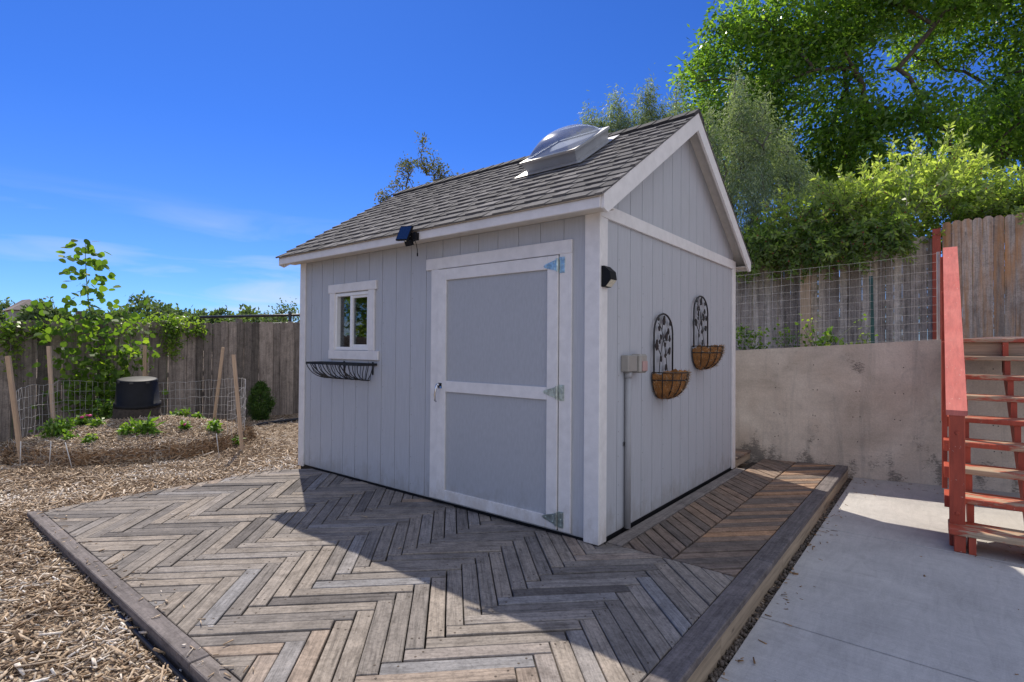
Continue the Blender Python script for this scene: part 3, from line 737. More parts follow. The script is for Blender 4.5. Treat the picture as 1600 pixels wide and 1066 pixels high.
for y_ in gy[2:-1:2]:
    for z_ in np.arange(.12, 2.1, .2): snail((0, y_ + .02 + random.uniform(-.004, .004), z_ + random.uniform(-.02, .02)), 'x')
o_ = sn.build('nail_heads', 'nail_grey', shed); o_['kind'] = 'stuff'
bk = MB(); bk.box(-SL + .013, -0.013, SW - 0.03, SW - 0.001, 0.02, 2.19); bk.build('rear_wall', 'siding', shed)
fl = MB(); fl.box(-SL + .03, -.03, .03, SW - .03, -0.06, 0.028); fl.build('floor', 'dark_inside', shed)
bp = MB(); bp.box(-SL + .004, -0.004, 0.004, 0.03, -0.12, 0.0195); bp.box(-0.03, -0.004, 0.0305, SW - 0.0305, -0.12, 0.0195); bp.box(-SL + .004, -SL + .03, 0.0305, SW - .0305, -.12, .0195)
bp.build('base_plate', 'black_plastic', shed)
# trim boards
def trim(x0, x1, y0, y1, z0, z1, mat='trim_white', nm='trim_board', par=shed, ch=0.003):
    q = MB(); q.cbox((x0, y0, z0), (x1, y1, z1), ch); return q.build(nm, mat, par)
trim(-0.098, 0.0185, -0.0185, -0.0005, 0.005, 2.19, nm='corner_trim')
trim(0.0005, 0.0185, 0.0, 0.088, 0.005, 2.165, nm='corner_trim')
trim(0.0005, 0.0185, SW - 0.088, SW + 0.0185, 0.005, 2.165, nm='corner_trim')
trim(-SL - 0.0185, -SL + 0.085, -0.0185, -0.0005, 0.005, 2.19, nm='corner_trim')
trim(-SL - 0.0185, -SL - 0.0005, 0.0, 0.088, 0.005, 2.165, nm='corner_trim')
trim(0.0005, 0.0205, -0.0183, SW + 0.0183, 2.1655, 2.258, nm='band_trim')
# roof
def RL(x, s, n, rear=False):      # roof local -> world: s up the slope from the eave, n off the roof
    c = 1 / math.sqrt(1 + TAN * TAN); sn = TAN * c
    y = -0.203 + s * c - n * sn; z = 2.253 + s * sn + n * c
    return (x, SW - y, z) if rear else (x, y, z)
SLOPE = (SW / 2 + 0.203) * math.sqrt(1 + TAN * TAN)
XL_, XR_ = -SL - 0.175, 0.135
rb = MB()
for rear in (False, True):
    P = [RL(XL_ + .0215, 0.016, -0.045, rear), RL(XR_ - .0215, 0.016, -0.045, rear), RL(XR_ - .0215, SLOPE - .03, -0.045, rear), RL(XL_ + .0215, SLOPE - .03, -0.045, rear),
         RL(XL_ + .0215, 0.004, -0.007, rear), RL(XR_ - .0215, 0.004, -0.007, rear), RL(XR_ - .0215, SLOPE - .005, -0.007, rear), RL(XL_ + .0215, SLOPE - .005, -0.007, rear)]
    rb.hexa(P)
roof = rb.build('roof', 'soffit_cream', shed)
sh = MB()
NC = 15; ex = SLOPE / NC
for rear in (False, True):
    for i in range(NC):
        x = XL_ - 0.008 + random.uniform(-0.2, 0)
        raised = True
        while x < XR_ + 0.008:
            wd = random.uniform(0.09, 0.20) if raised else random.uniform(0.06, 0.16)
            a, b = max(x, XL_ - 0.005), min(x + wd, XR_ + 0.005)
            if b - a > 0.01:
                th_ = 0.0105 if raised else 0.004
                s0 = i * ex - (0.012 if i == 0 else 0); s1 = min(s0 + ex + 0.03, SLOPE + 0.004)
                base = 0.0 if i == 0 else 0.0015
                P = [RL(a, s0, -0.006, rear), RL(b, s0, -0.006, rear), RL(b, s1, -0.0065, rear), RL(a, s1, -0.0065, rear),
                     RL(a, s0, base + th_, rear), RL(b, s0, base + th_, rear), RL(b, s1, -0.0045, rear), RL(a, s1, -0.0045, rear)]
                tn = min(1, max(0, random.gauss(0.62 if raised else 0.38, 0.17)))
                sh.hexa(P, tn)
            x += wd; raised = not raised
sh.build('shingles', 'shingle', roof)
sh = MB()
# ridge caps
x = XL_ - 0.008
while x < XR_:
    x2 = min(x + 0.15, XR_ + 0.008); tn = random.random()
    for rear in (False, True):
        sh.hexa([RL(x, SLOPE - .14, 0.0, rear), RL(x2, SLOPE - .14, 0.0, rear), RL(x2, SLOPE, 0.0, rear), RL(x, SLOPE, 0.0, rear),
                 RL(x, SLOPE - .14, 0.020, rear), RL(x2, SLOPE - .14, 0.026, rear), RL(x2, SLOPE + .006, 0.026, rear), RL(x, SLOPE + .006, 0.020, rear)], tn)
    x = x2
sh.build('ridge_cap', 'ridge_shingle', roof)
# fascia and eave soffit
for y0, y1 in ((-0.192, -0.172), (SW + .172, SW + .192)):
    trim(XL_ + .022, XR_ - .022, y0, y1, 2.170, 2.238, nm='fascia')
trim(XL_ + .022, XR_ - .022, -0.1715, -0.004, 2.190, 2.198, nm='eave_soffit', mat='soffit_cream', ch=0.002)
trim(XL_ + .022, XR_ - .022, SW + .004, SW + 0.1715, 2.190, 2.198, nm='eave_soffit', mat='soffit_cream', ch=0.002)
# rake boards
for xo0, xo1 in ((XR_ - 0.021, XR_ - 0.001), (XL_ + .001, XL_ + 0.021)):
    for rear in (False, True):
        q = MB(); zb = 2.150
        a = RL(0, 0.008, -0.0075, rear); b = RL(0, SLOPE - .008, -0.0125, rear); hh = 0.150
        ym = SW / 2; s_ = 1 if not rear else -1
        poly = [(a[1] + s_ * .012, a[2] + .004), (ym, roof_z(ym) - .0095), (ym, roof_z(ym) - .0095 - hh), (a[1] + s_ * (0.012 + .055), zb), (a[1] + s_ * .012, zb + .018)]
        if rear: poly = poly[::-1]
        q.prism(poly, xo0, xo1, axis='x'); q.build('rake_board', 'trim_white', shed)
# thin upper shadow board along the rake
# skylight
sky_ = bpy.data.objects.new('skylight', None); COL.objects.link(sky_); sky_.parent = shed; sky_.location = Vector((-0.9, 1.1, 3.1)) - shed.location
def roofbox(mbx, x0, x1, s0, s1, n0, n1, gx_=0, gs=0):
    mbx.hexa([RL(x0, s0, n0), RL(x1, s0, n0), RL(x1, s1, n0), RL(x0, s1, n0), RL(x0 - gx_, s0 - gs, n1), RL(x1 + gx_, s0 - gs, n1), RL(x1 + gx_, s1 + gs, n1), RL(x0 - gx_, s1 + gs, n1)])
kx0, kx1, ks0, ks1 = -1.14, -0.63, 1.12, 1.76
q = MB(); roofbox(q, kx0, kx1, ks0, ks1, 0.0, 0.100, 0.022, 0.022); q.build('curb', 'aluminium', sky_)
q = MB(); roofbox(q, kx0 - .09, kx1 + .09, ks0 - .10, ks1 + .08, 0.012, 0.0165); q.build('flashing', 'aluminium', sky_)
q = MB()
for (a, b, c, d) in ((kx0 - .035, kx1 + .035, ks0 - .035, ks0 + .02), (kx0 - .035, kx1 + .035, ks1 - .02, ks1 + .035), (kx0 - .035, kx0 + .02, ks0 + .0201, ks1 - .0201), (kx1 - .02, kx1 + .035, ks0 + .0201, ks1 - .0201)):
    roofbox(q, a, b, c, d, 0.1005, 0.120)
q.build('frame', 'aluminium', sky_)
q = MB(); roofbox(q, kx0 + .021, kx1 - .021, ks0 + .021, ks1 - .021, 0.101, 0.108); q.build('inner_panel', 'dome_inner', sky_)
V = []; n_ = 18
for j in range(n_ + 1):
    for i in range(n_ + 1):
        u, v = i / n_, j / n_
        h = (max(0, 1 - abs(2 * u - 1) ** 2.6) * max(0, 1 - abs(2 * v - 1) ** 2.6)) ** 0.62
        V.append(RL(kx0 + .012 + u * (kx1 - kx0 - .024), ks0 + .012 + v * (ks1 - ks0 - .024), 0.1205 + 0.140 * h))
F = [(j * (n_ + 1) + i, j * (n_ + 1) + i + 1, (j + 1) * (n_ + 1) + i + 1, (j + 1) * (n_ + 1) + i) for j in range(n_) for i in range(n_)]
np_mesh('dome', np.array(V), np.array(F), np.full(len(F), .5), 'dome_acrylic', sky_, True)
# door
dr = bpy.data.objects.new('door', None); COL.objects.link(dr); dr.parent = shed; dr.location = Vector((-0.9, -0.02, 0.05)) - shed.location
dx0, dx1, dz0, dz1 = -1.497, -0.305, 0.042, 1.938
q = MB(); q.box(dx0 + .001, dx1 - .001, -0.014, -0.0015, dz0 + .001, dz1 - .001); q.build('panel', 'door_grey', dr)
for x0, x1, z0, z1 in ((dx0, dx0 + .092, dz0, dz1), (dx1 - .088, dx1, dz0, dz1), (dx0 + .0925, dx1 - .0885, dz1 - .092, dz1), (dx0 + .0925, dx1 - .0885, 0.930, 1.018), (dx0 + .0925, dx1 - .0885, dz0, dz0 + .085)):
    q = MB(); q.cbox((x0, -0.032, z0), (x1, -0.0142, z1), 0.002); q.build('rail', 'trim_white', dr)
for zc in (1.868, 0.985, 0.115):
    h = MB(); h.cbox((dx1 + .006, -0.0235, zc - .055), (dx1 + .052, -0.0192, zc + .055), 0.001)
    h.prism([(dx1 - .012, zc - .038), (dx1 - .012, zc + .038), (dx1 - .105, zc + .012), (dx1 - .118, zc), (dx1 - .105, zc - .012)][::-1], -0.0365, -0.0325, axis='y')
    h.tube([(dx1 - .003, -0.035, zc - .045), (dx1 - .003, -0.035, zc + .045)], 0.0085, 10)
    for px_, pz_ in ((-.03, .02), (-.03, -.02), (-.085, 0), (.03, .04), (.03, -.04), (.03, 0)):
        h.lathe([(0.0, .0025), (.004, .002), (.006, 0)], (dx1 + px_, -0.0365 if px_ < 0 else -0.0235, zc + pz_), 8, Matrix.Rotation(math.radians(90), 3, 'X'))
    h.build('hinge', 'zinc', dr)
h = MB(); hx = dx0 + .035
h.cbox((hx - .022, -0.036, .955), (hx + .022, -0.0322, 1.00), .001)
h.tube([(hx, -0.034, .985), (hx, -0.07, .985)], .009, 8)
h.tube([(hx, -0.07, .985), (hx - .004, -0.076, .955), (hx - .012, -0.078, .90), (hx - .016, -0.072, .855), (hx - .014, -0.062, .845)], .0095, 8, r1=.007)
h.build('handle', 'chrome', dr, True)
# door trim
trim(dx0 - .098, dx0 - .006, -0.0195, -0.0005, 0.035, 1.9445, nm='door_trim'); trim(dx1 + .005, dx1 + .105, -0.0190, -0.0005, 0.035, 1.9445, nm='door_trim')
trim(dx0 - .165, dx1 + .105, -0.0205, -0.0005, 1.945, 2.040, nm='door_trim')
q = MB(); q.box(dx0 - .0055, dx1 + .0045, -0.0012, -0.0004, 0.03, 1.944); q.build('door_gap', 'dark_inside', shed)
# window
wn_ = bpy.data.objects.new('window', None); COL.objects.link(wn_); wn_.parent = shed; wn_.location = Vector((-2.74, 0, 1.54)) - shed.location
trim(wx0 - .088, wx0 + .004, -0.0195, -0.0005, wz0 - .005, wz1 + .008, nm='window_trim', par=wn_); trim(wx1 - .004, wx1 + .088, -0.0195, -0.0005, wz0 - .005, wz1 + .008, nm='window_trim', par=wn_)
trim(wx0 - .115, wx1 + .115, -0.0215, -0.0005, wz1 + .0085, wz1 + .095, nm='window_trim', par=wn_)
trim(wx0 - .095, wx1 + .155, -0.0235, -0.0005, wz0 - .092, wz0 - .0055, nm='sill', par=wn_)
q = MB(); xm = (wx0 + wx1) / 2 - 0.015
for x0, x1, z0, z1, y0, y1 in ((wx0, wx0 + .028, wz0, wz1, -.008, .05), (wx1 - .028, wx1, wz0, wz1, -.008, .05), (wx0 + .0281, wx1 - .0281, wz1 - .03, wz1, -.008, .05), (wx0 + .0281, wx1 - .0281, wz0, wz0 + .03, -.008, .05),
        (xm - .018, xm + .022, wz0 + .0301, wz1 - .0301, -.004, .035), (xm + .0221, wx1 - .0281, wz1 - .055, wz1 - .0301, .004, .03), (xm + .0221, wx1 - .0281, wz0 + .0301, wz0 + .055, .004, .03), (wx1 - .052, wx1 - .0281, wz0 + .0551, wz1 - .0551, .004, .03)):
    q.cbox((x0, y0, z0), (x1, y1, z1), .002)
q.build('frame', 'window_vinyl', wn_)
q = MB(); q.box(xm + .0222, wx1 - .0522, .016, .019, wz0 + .0552, wz1 - .0552); q.build('pane', 'window_glass', wn_)
q = MB(); q.box(wx0 + .0282, xm - .0182, .034, .037, wz0 + .0302, wz1 - .0302); q.build('pane', 'window_glass', wn_)
# loose wasp-mud blob dark spot under the eave left out; solar light below the eave
sp_ = thing('solar_light', (-1.65, -0.2, 2.22), 'small dark blue solar panel light clipped to the front eave', 'light')
q = MB(); c0 = Vector((-1.655, -0.262, 2.222))
Mr = Matrix.Rotation(math.radians(66), 3, 'X') @ Matrix.Rotation(math.radians(10), 3, 'Y')
def obox(mbx, c, M, hx_, hy_, hz_, t=0.5):
    P = [Vector(c) + M @ Vector((a * hx_, b * hy_, d * hz_)) for a, b, d in ((-1, -1, -1), (1, -1, -1), (1, 1, -1), (-1, 1, -1), (-1, -1, 1), (1, -1, 1), (1, 1, 1), (-1, 1, 1))]
    mbx.hexa(P, t)
obox(q, c0, Mr, .062, .068, .008); q.build('frame', 'black_plastic', sp_)
q = MB(); obox(q, c0 + Mr @ Vector((0, 0, .0092)), Mr, .056, .061, .001); q.build('panel', 'solar_cell', sp_)
q = MB(); q.tube([(-1.64, -0.246, 2.20), (-1.62, -0.222, 2.17), (-1.62, -0.193, 2.175)], .014, 8); obox(q, (-1.585, -0.215, 2.195), Matrix.Identity(3), .03, .02, .03); obox(q, (-1.63, -0.235, 2.145), Matrix.Rotation(.4, 3, 'X'), .03, .02, .022)
q.build('bracket', 'black_plastic', sp_)
q = MB(); q.tube([(-1.60, -0.20, 2.17), (-1.575, -.205, 2.13), (-1.57, -.20, 2.09), (-1.568, -.198, 2.06)], .003, 5); q.tube([(-1.568, -.198, 2.062), (-1.568, -.198, 2.035)], .006, 6); q.build('cable', 'black_plastic', sp_)
# wall lamp on the corner trim
wl_ = thing('wall_lamp', (0.03, 0.03, 1.77), 'black wedge-shaped wall lamp on the white front corner trim of the shed', 'lamp')
q = MB(); q.prism([(0.0187, 1.700), (0.045, 1.700), (0.088, 1.750), (0.080, 1.800), (0.038, 1.838), (0.0187, 1.838)][::-1], 0.0, 0.085, axis='y', ch=0.0); q.build('housing', 'black_plastic', wl_)
q = MB()
d_ = Vector((0.043, 0, 0.050)).normalized(); n3 = Vector((d_.z, 0, -d_.x))
ce = Vector((0.0665, 0.043, 1.725)) + n3 * .0015
q.hexa([ce + d_ * a + Vector((0, b, 0)) + n3 * c for a, b, c in ((-.027, -.036, 0), (.027, -.036, 0), (.027, .036, 0), (-.027, .036, 0), (-.027, -.036, .003), (.027, -.036, .003), (.027, .036, .003), (-.027, .036, .003))]); q.build('lens', 'led_panel', wl_)
# outlet box and conduit
ob = thing('outlet_box', (0.04, 0.42, 0.02), 'grey electrical outlet box with conduit running down the gable wall', 'electrical box')
q = MB(); q.cbox((0.0005, .315, 1.130), (0.062, .455, 1.247), .006); q.build('box', 'box_grey', ob)
q = MB(); q.cbox((0.0005, .462, 1.118), (0.085, .575, 1.255), .012); q.build('cover', 'box_grey', ob)
q = MB(); q.cbox((.0852, .480, 1.132), (.095, .558, 1.205), .003); q.build('cover_door', 'box_red_grey', ob)
q = MB(); q.cbox((.0855, .576, 1.135), (.03, .590, 1.24), .003) if False else q.cbox((.03, .5755, 1.14), (.075, .584, 1.235), .003); q.build('cover_flap', 'box_red_grey', ob)
q = MB(); q.tube([(0.024, .385, 1.1295), (0.024, .385, 0.02)], .0225, 12); q.tube([(0.024, .385, 1.1295), (0.024, .385, 1.085)], .027, 12); q.cbox((.0005, .352, .60), (.006, .418, .63), .001); q.build('conduit', 'conduit_grey', ob, True)

# window basket
wb = thing('window_basket', (-2.79, -0.1, 1.05), 'empty black wire window basket hanging under the shed window', 'basket')
bx0, bx1 = -3.235, -2.335
q = MB()
q.bar((bx0, -0.012, 1.128), (bx1, -0.012, 1.128), .022, .005, upv=(0, 1, 0)); q.bar((bx0, -0.195, 1.128), (bx1, -0.195, 1.128), .022, .005, upv=(0, 1, 0))
for x in (bx0, bx1): q.bar((x, -0.009, 1.128), (x, -0.198, 1.128), .022, .005, upv=(1, 0, 0))
q.build('rim', 'black_metal', wb)
q = MB(); q.tube([(bx0 + .16, -.02, .975), (bx1 - .1, -.02, .975)], .005, 6)
def rib(x, xb, sx_=0):
    return [(x + (xb - x) * t_ , -0.195 * math.cos(t_ * 1.57) ** 0.8 - .01 if t_ < 1 else -.014, 1.125 - 0.15 * math.sin(t_ * 1.57)) for t_ in (0, .15, .3, .45, .6, .75, .9, 1)]
for i in range(13):
    x = bx0 + .02 + i * (bx1 - bx0 - .04) / 12
    xb = bx0 + .16 + i * (bx1 - bx0 - .26) / 12
    q.tube(rib(x, xb + (0.05 if i % 3 == 1 else 0)), .0045, 6)
for x, xb in ((bx0 + .12, bx0 + .36), (bx1 - .30, bx1 - .13), (bx1 - .2, bx1 - .34)): q.tube(rib(x, xb), .0055, 6)
for i in range(9): q.tube([(bx0 + .06 + i * .1, -.013, 1.125), (bx0 + .14 + i * .085, -.013, 1.05), (bx0 + .17 + i * .08, -.018, .976)], .003, 5)
for x_, xb_ in ((bx0, bx0 + .16), (bx1, bx1 - .1)):
    for y_ in (-.15, -.1, -.05): q.tube([(x_, y_, 1.125), (x_ + (xb_ - x_) * .35, y_ * .95, 1.04), (xb_, y_ * .5 - .01, .978)], .0042, 5)
q.build('ribs', 'black_metal', wb, True)
for hx_ in (-2.86, -2.40):
    q = MB(); q.bar((hx_, -.0055, 1.15), (hx_, -.0055, 1.03), .02, .004, upv=(0, 1, 0)); q.build('hanger', 'black_metal', wb)

# wall planters
def planter(yc, zt_, label, seed, wild):
    rnd = random.Random(seed)
    t = thing('wall_planter', (0.03, yc, zt_), label, 'planter', 'arched wall planters on the gable wall')
    r = 0.185; x = 0.027; za = zt_ + 0.32
    q = MB(); pts = [(x, yc - r, zt_)] + [(x, yc - r, zt_ + .16)] + [(x, yc + r * math.cos(a), za + r * .85 * math.sin(a)) for a in np.linspace(math.pi, 0, 17)] + [(x, yc + r, zt_)]
    q.tube(pts, .0075, 8); q.build('arch_frame', 'black_metal', t, True)
    q = MB(); lf = MB()
    stems = [[(-.08, 0), (-.07, .12), (-.03, .22), (.02, .30), (.10, .36)], [(.09, 0), (.06, .12), (.01, .24), (-.04, .36), (-.10, .40)], [(-.06, .14), (-.12, .22)], [(.05, .14), (.12, .20)], [(.0, .26), (.13, .27)], [(-.04, .34), (-.01, .43)]]
    for s_ in stems:
        q.tube([(x, yc + a + rnd.uniform(-.008, .008), zt_ + b) for a, b in s_], .0032, 5)
    q.build('scroll_stems', 'black_metal', t, True)
    for (a, b, rr) in ((.01, .42, .03), (-.12, .22, .033), (.125, .19, .028), (.06, .29, .03), (.09, .33, .02), (-.09, .36, .022), (-.06, .30, .02), (.13, .27, .02), (-.05, .12, .018), (.05, .05, .02), (-.10, .43, .018), (.02, .22, .02), (.03, .15, .016), (.12, .40, .018), (-.08, .26, .016)):
        y_, z_ = yc + a + rnd.uniform(-.012, .012), zt_ + b + rnd.uniform(-.012, .012); ph = rnd.random() * 6
        poly = [(y_ + rr * .8 * math.cos(k) * (1 + .25 * math.sin(3 * k + ph)), z_ + rr * 1.15 * math.sin(k) * (1 + .2 * math.cos(2 * k + ph))) for k in np.linspace(0, 5.9, 14)]
        lf.prism(poly, x - .003, x + .003, axis='x')
    lf.build('metal_leaves', 'black_metal', t)
    # half bowl with coir liner
    q = MB(); rad = .185; dep = .20; nn = 20; mm = 9
    V = []; F = []
    for j in range(mm + 1):
        ph = j / mm * math.pi / 2
        for i in range(nn + 1):
            a = -math.pi / 2 + math.pi * i / nn
            k = math.cos(ph) ** 0.75 * (1 + rnd.uniform(-.025, .025)); lump = (0.012 * rnd.uniform(-1, 1) + (.02 * math.sin(i * 1.3 + seed) if j == 0 else 0))
            V.append((.012 + rad * 1.08 * k * math.cos(a), yc + rad * k * math.sin(a), zt_ - dep * math.sin(ph) + lump))
    for j in range(mm):
        for i in range(nn):
            A = j * (nn + 1) + i; F.append((A, A + 1, A + nn + 2, A + nn + 1))
    # inner hollow top
    V2 = [(.012 + (p[0] - .012) * .88, yc + (p[1] - yc) * .88, p[2] + .012 if j_ == 0 else p[2] + .02) for j_, p in [(i // (nn + 1), p) for i, p in enumerate(V)]]
    nV = len(V); F2 = [tuple(nV + q_ for q_ in f[::-1]) for f in F] + [(i, nV + i, nV + i + 1, i + 1) for i in range(nn)]
    np_mesh('coir_liner', np.array(V + V2), np.array(F + F2), np.full(len(F + F2), .5), 'coir', t, True)
    q = MB(); R2 = rad + .008
    for i in range(9):
        a = -math.pi / 2 + math.pi * i / 8
        q.tube([(.014 + R2 * 1.08 * math.cos(p) ** .75 * math.cos(a), yc + R2 * math.cos(p) ** .75 * math.sin(a), zt_ + .012 - (dep + .014) * math.sin(p)) for p in np.linspace(0, 1.5, 8)], .0038, 5)
    for p in (0.0, .28):
        q.tube([(.014 + R2 * 1.08 * math.cos(p) ** .75 * math.cos(a), yc + R2 * math.cos(p) ** .75 * math.sin(a), zt_ + .012 - (dep + .014) * math.sin(p)) for a in np.linspace(-1.57, 1.57, 15)], .0045, 5)
    q.build('wire_basket', 'black_metal', t, True)
    # stray fibres
    n = 1100; a = RS.uniform(-1.5, 1.5, n); ph = RS.uniform(0, 1.4, n) ** 1.5
    k = np.cos(ph) ** .75
    Cc = np.column_stack([.012 + rad * 1.09 * k * np.cos(a), yc + rad * 1.01 * k * np.sin(a), zt_ + .008 - dep * np.sin(ph)])
    A = np.column_stack([np.cos(a), np.sin(a), RS.normal(.3, .8, n)]) + RS.normal(0, .7, (n, 3))
    V, F = leaves(Cc, A, RS.normal(0, 1, (n, 3)), RS.uniform(.02, .05, n), np.full(n, .003))
    np_mesh('coir_fibres', V, F, RS.uniform(.3, 1, n), 'straw', t)['kind'] = 'stuff'
planter(1.005, 1.098, 'arched black wall planter with coir bowl, the nearer and lower one beside the outlet box', 3, 0)
planter(1.868, 1.31, 'arched black wall planter with coir bowl, the farther and higher one near the rear corner', 5, 1)

# ------------------------------------------------------------------ red stairs
st = thing('wooden_staircase', (2.3, 2.6, -0.12), 'red painted open wooden stairs with worn treads climbing over the retaining wall', 'stairs')
SX0, SX1 = 1.835, 2.95
for i in range(8):
    z = 0.045 + i * 0.172; y = 1.775 + i * 0.262
    q = MB(); q.cbox((SX0 + (0 if i else -.03), y, z - .042), (SX1, y + .275, z), .005, .5); q.build('tread', 'red_worn', st)
for x0, x1 in ((1.915, 1.955), (2.235, 2.275), (2.90, 2.94)):
    q = MB(); poly = []
    poly = [(1.80, -0.119), (1.83, -0.119), (1.87, -0.119 + .0)] 
    pts = [(1.795, -0.119), (2.02, -0.119), (2.02 + 1.86, 1.10), (3.905, 1.355)]
    saw = []
    for i in reversed(range(8)):
        z = 0.0025 + i * 0.172; y = 1.795 + i * 0.262
        saw += [(y + .262, z), (y, z)]
    poly = pts + saw
    # saw-tooth stringer split into convex pieces
    for i in range(8):
        z = 0.0025 + i * 0.172; y = 1.795 + i * 0.262
        lo0 = -0.119 if i == 0 else z - .26; lo1 = z - .26 + .172
        if i == 0: pc = [(y, -.119), (y + .205, -.119), (y + .262, lo1), (y + .262, z), (y, z)]
        else: pc = [(y, lo0), (y + .262, lo1), (y + .262, z), (y, z)]
        q.prism(pc, x0, x1, axis='x')
    q.build('stringer', 'red_paint', st)
# landing
for i in range(9):
    y = 3.865 + i * .145
    q = MB(); q.cbox((1.84, y, 1.382), (3.3, y + .139, 1.42), .004, .5); q.build('landing_board', 'red_worn', st)
q = MB(); q.cbox((1.85, 3.90, 1.235), (3.3, 3.94, 1.3815), .003, .6); q.cbox((1.85, 4.02 + .45, 1.22), (3.3, 4.06 + .45, 1.3815), .003, .6); q.build('landing_joist', 'side_wood', st)
q = MB(); q.box(2.235, 2.275, 3.80, 3.8995, 1.10, 1.381); q.build('joist_hanger_block', 'red_paint', st)
# newel and hand rail
q = MB(); q.cbox((1.812, 1.93, -0.118), (1.902, 2.02, 0.83), .004, .5); q.build('newel_post', 'red_paint', st)
for zb_ in (-.03, .12, .70):
    q = MB(); q.lathe([(0, .007), (.011, .006), (.015, 0)], (1.857, 1.93, zb_), 10, Matrix.Rotation(math.radians(90), 3, 'X')); q.build('bolt', 'red_paint', st)
q = MB(); q.cbox((1.835, 1.8, -.119), (1.90, 1.86, -0.0), .004); q.build('foot_block', 'red_paint', st)
def tilted(x0, x1, ya, za, yb, zb, h):
    q_ = MB(); r = random.random() * 9
    P = [(x0, ya, za - h), (x1, ya, za - h), (x1, yb, zb - h), (x0, yb, zb - h), (x0, ya, za), (x1, ya, za), (x1, yb, zb), (x0, yb, zb)]
    q_.hexa(P, .5); return q_
sl_ = 0.172 / 0.262
tilted(1.795, 1.915, 1.925, 0.865, 4.28, 0.865 + 2.355 * sl_, .038).build('handrail', 'red_faded', st)
tilted(1.838, 1.878, 2.021, 0.50 + .06, 4.2, 0.56 + 2.18 * sl_, .09).build('lower_rail', 'red_paint', st)
for y in (2.75, 3.5, 4.15):
    z = 0.865 + (y - 1.925) * sl_
    q = MB(); q.cbox((1.775, y, z - 1.28 if y < 4 else 1.42), (1.8115, y + .085, z - .03), .003); q.build('baluster', 'red_paint', st)
for i in range(1, 7):
    z = 0.045 + i * 0.172; y = 1.775 + i * 0.262
    q = MB(); q.cbox((1.785, y + .02, z - .09), (1.834, y + .25, z - .002), .003); q.build('tread_cleat', 'red_paint', st)

# ------------------------------------------------------------------ fences
def picket_fence(name, A, B, zb, zt0, zt1, wid, mat, label, posts=True, par=None, seed=1, gap=.0012, thick=.018, ear=.03, frontsign=1, slit=.03):
    rnd = random.Random(seed)
    A = Vector((*A, 0)); B = Vector((*B, 0)); d = (B - A); L = d.length; d.normalize(); nrm = Vector((d.y, -d.x, 0)) * frontsign
    t = thing(name, (A + B) / 2 + Vector((0, 0, zb)), label, 'fence')
    n = int(L / wid); q = MB()
    for i in range(n):
        u0 = i * L / n + gap * rnd.random(); u1 = (i + 1) * L / n - gap * rnd.random() - .001
        zt_ = zt0 + (zt1 - zt0) * (i + .5) / n + rnd.uniform(-.018, .018)
        if rnd.random() < slit: u0 += .004
        off = rnd.uniform(-.012, .012); lean = rnd.uniform(-.006, .006)
        e = min(ear, (u1 - u0) * .3); tn = min(1, max(0, rnd.gauss(.5, .32)))
        poly = [(u0, zb), (u1, zb), (u1 + lean, zt_ - e), (u1 - e + lean, zt_), (u0 + e + lean, zt_), (u0 + lean, zt_ - e)]
        r0, r1 = rnd.random() * 60, rnd.random() * 60
        f = q.pts([A + d * a + nrm * (off + thick / 2) + Vector((0, 0, z)) for a, z in poly]); bk_ = q.pts([A + d * a + nrm * (off - thick / 2) + Vector((0, 0, z)) for a, z in poly])
        uv = [(z + r0, a + r1) for a, z in poly]
        q.face([f + k for k in range(6)], tn, uv); q.face([bk_ + k for k in range(6)][::-1], tn, uv[::-1])
        for k in range(6):
            k2 = (k + 1) % 6; q.face([f + k, bk_ + k, bk_ + k2, f + k2], tn, [uv[k], uv[k], uv[k2], uv[k2]])
    q.build('pickets', mat, t)
    for zr_ in (.3, .5, .86):
        z = zb + (zt0 - zb) * zr_; z2 = zb + (zt1 - zb) * zr_
        r = MB(); r.bar(A - nrm * .04 + Vector((0, 0, z)), B - nrm * .04 + Vector((0, 0, z2)), .038, .085, .4); r.build('rail', mat, t)
    if posts:
        k = 0
        while k * 2.4 < L:
            p = A + d * (k * 2.4 + .05) - nrm * .10
            r = MB(); r.bar(p + Vector((0, 0, zb - .1)), p + Vector((0, 0, zt0 - .12)), .09, .09, .3); r.build('post', mat, t); k += 1
    return t
picket_fence('wooden_fence', (-8.5, 6.4), (-8.5, -7.0), -0.12, 1.93, 1.41, .140, 'fence_wood', 'dark weathered picket fence across the left side of the yard behind the mulch bed', seed=2, frontsign=-1, slit=.2, gap=.002)
fl_ = picket_fence('wooden_fence', (-3.4, 6.6), (1.735, 6.6), 1.10, 2.90, 2.95, .098, 'fence_grey', 'grey picket fence above the retaining wall, under the overhanging shrub', seed=4)
q = MB(); q.cbox((0.02, 6.46, 1.15), (0.16, 6.565, 2.90), .004, .5)
o = q.build('post', 'new_wood', fl_); o['label'] = 'fresh tan wooden post'
q = MB(); q.cbox((1.690, 6.47, 1.15), (1.785, 6.565, 3.02), .004, .5)
o = q.build('post', 'red_paint', fl_); o['label'] = 'red painted post'
picket_fence('wooden_fence', (1.80, 6.6), (9.5, 6.6), 1.10, 3.12, 3.22, .107, 'fence_rust', 'taller brown-streaked picket fence behind the top of the red stairs', seed=6)
picket_fence('wooden_fence', (-8.4, 6.6), (-3.45, 6.6), -0.12, 1.90, 1.95, .140, 'fence_wood', 'rear boundary picket fence hidden behind the shed', seed=9)
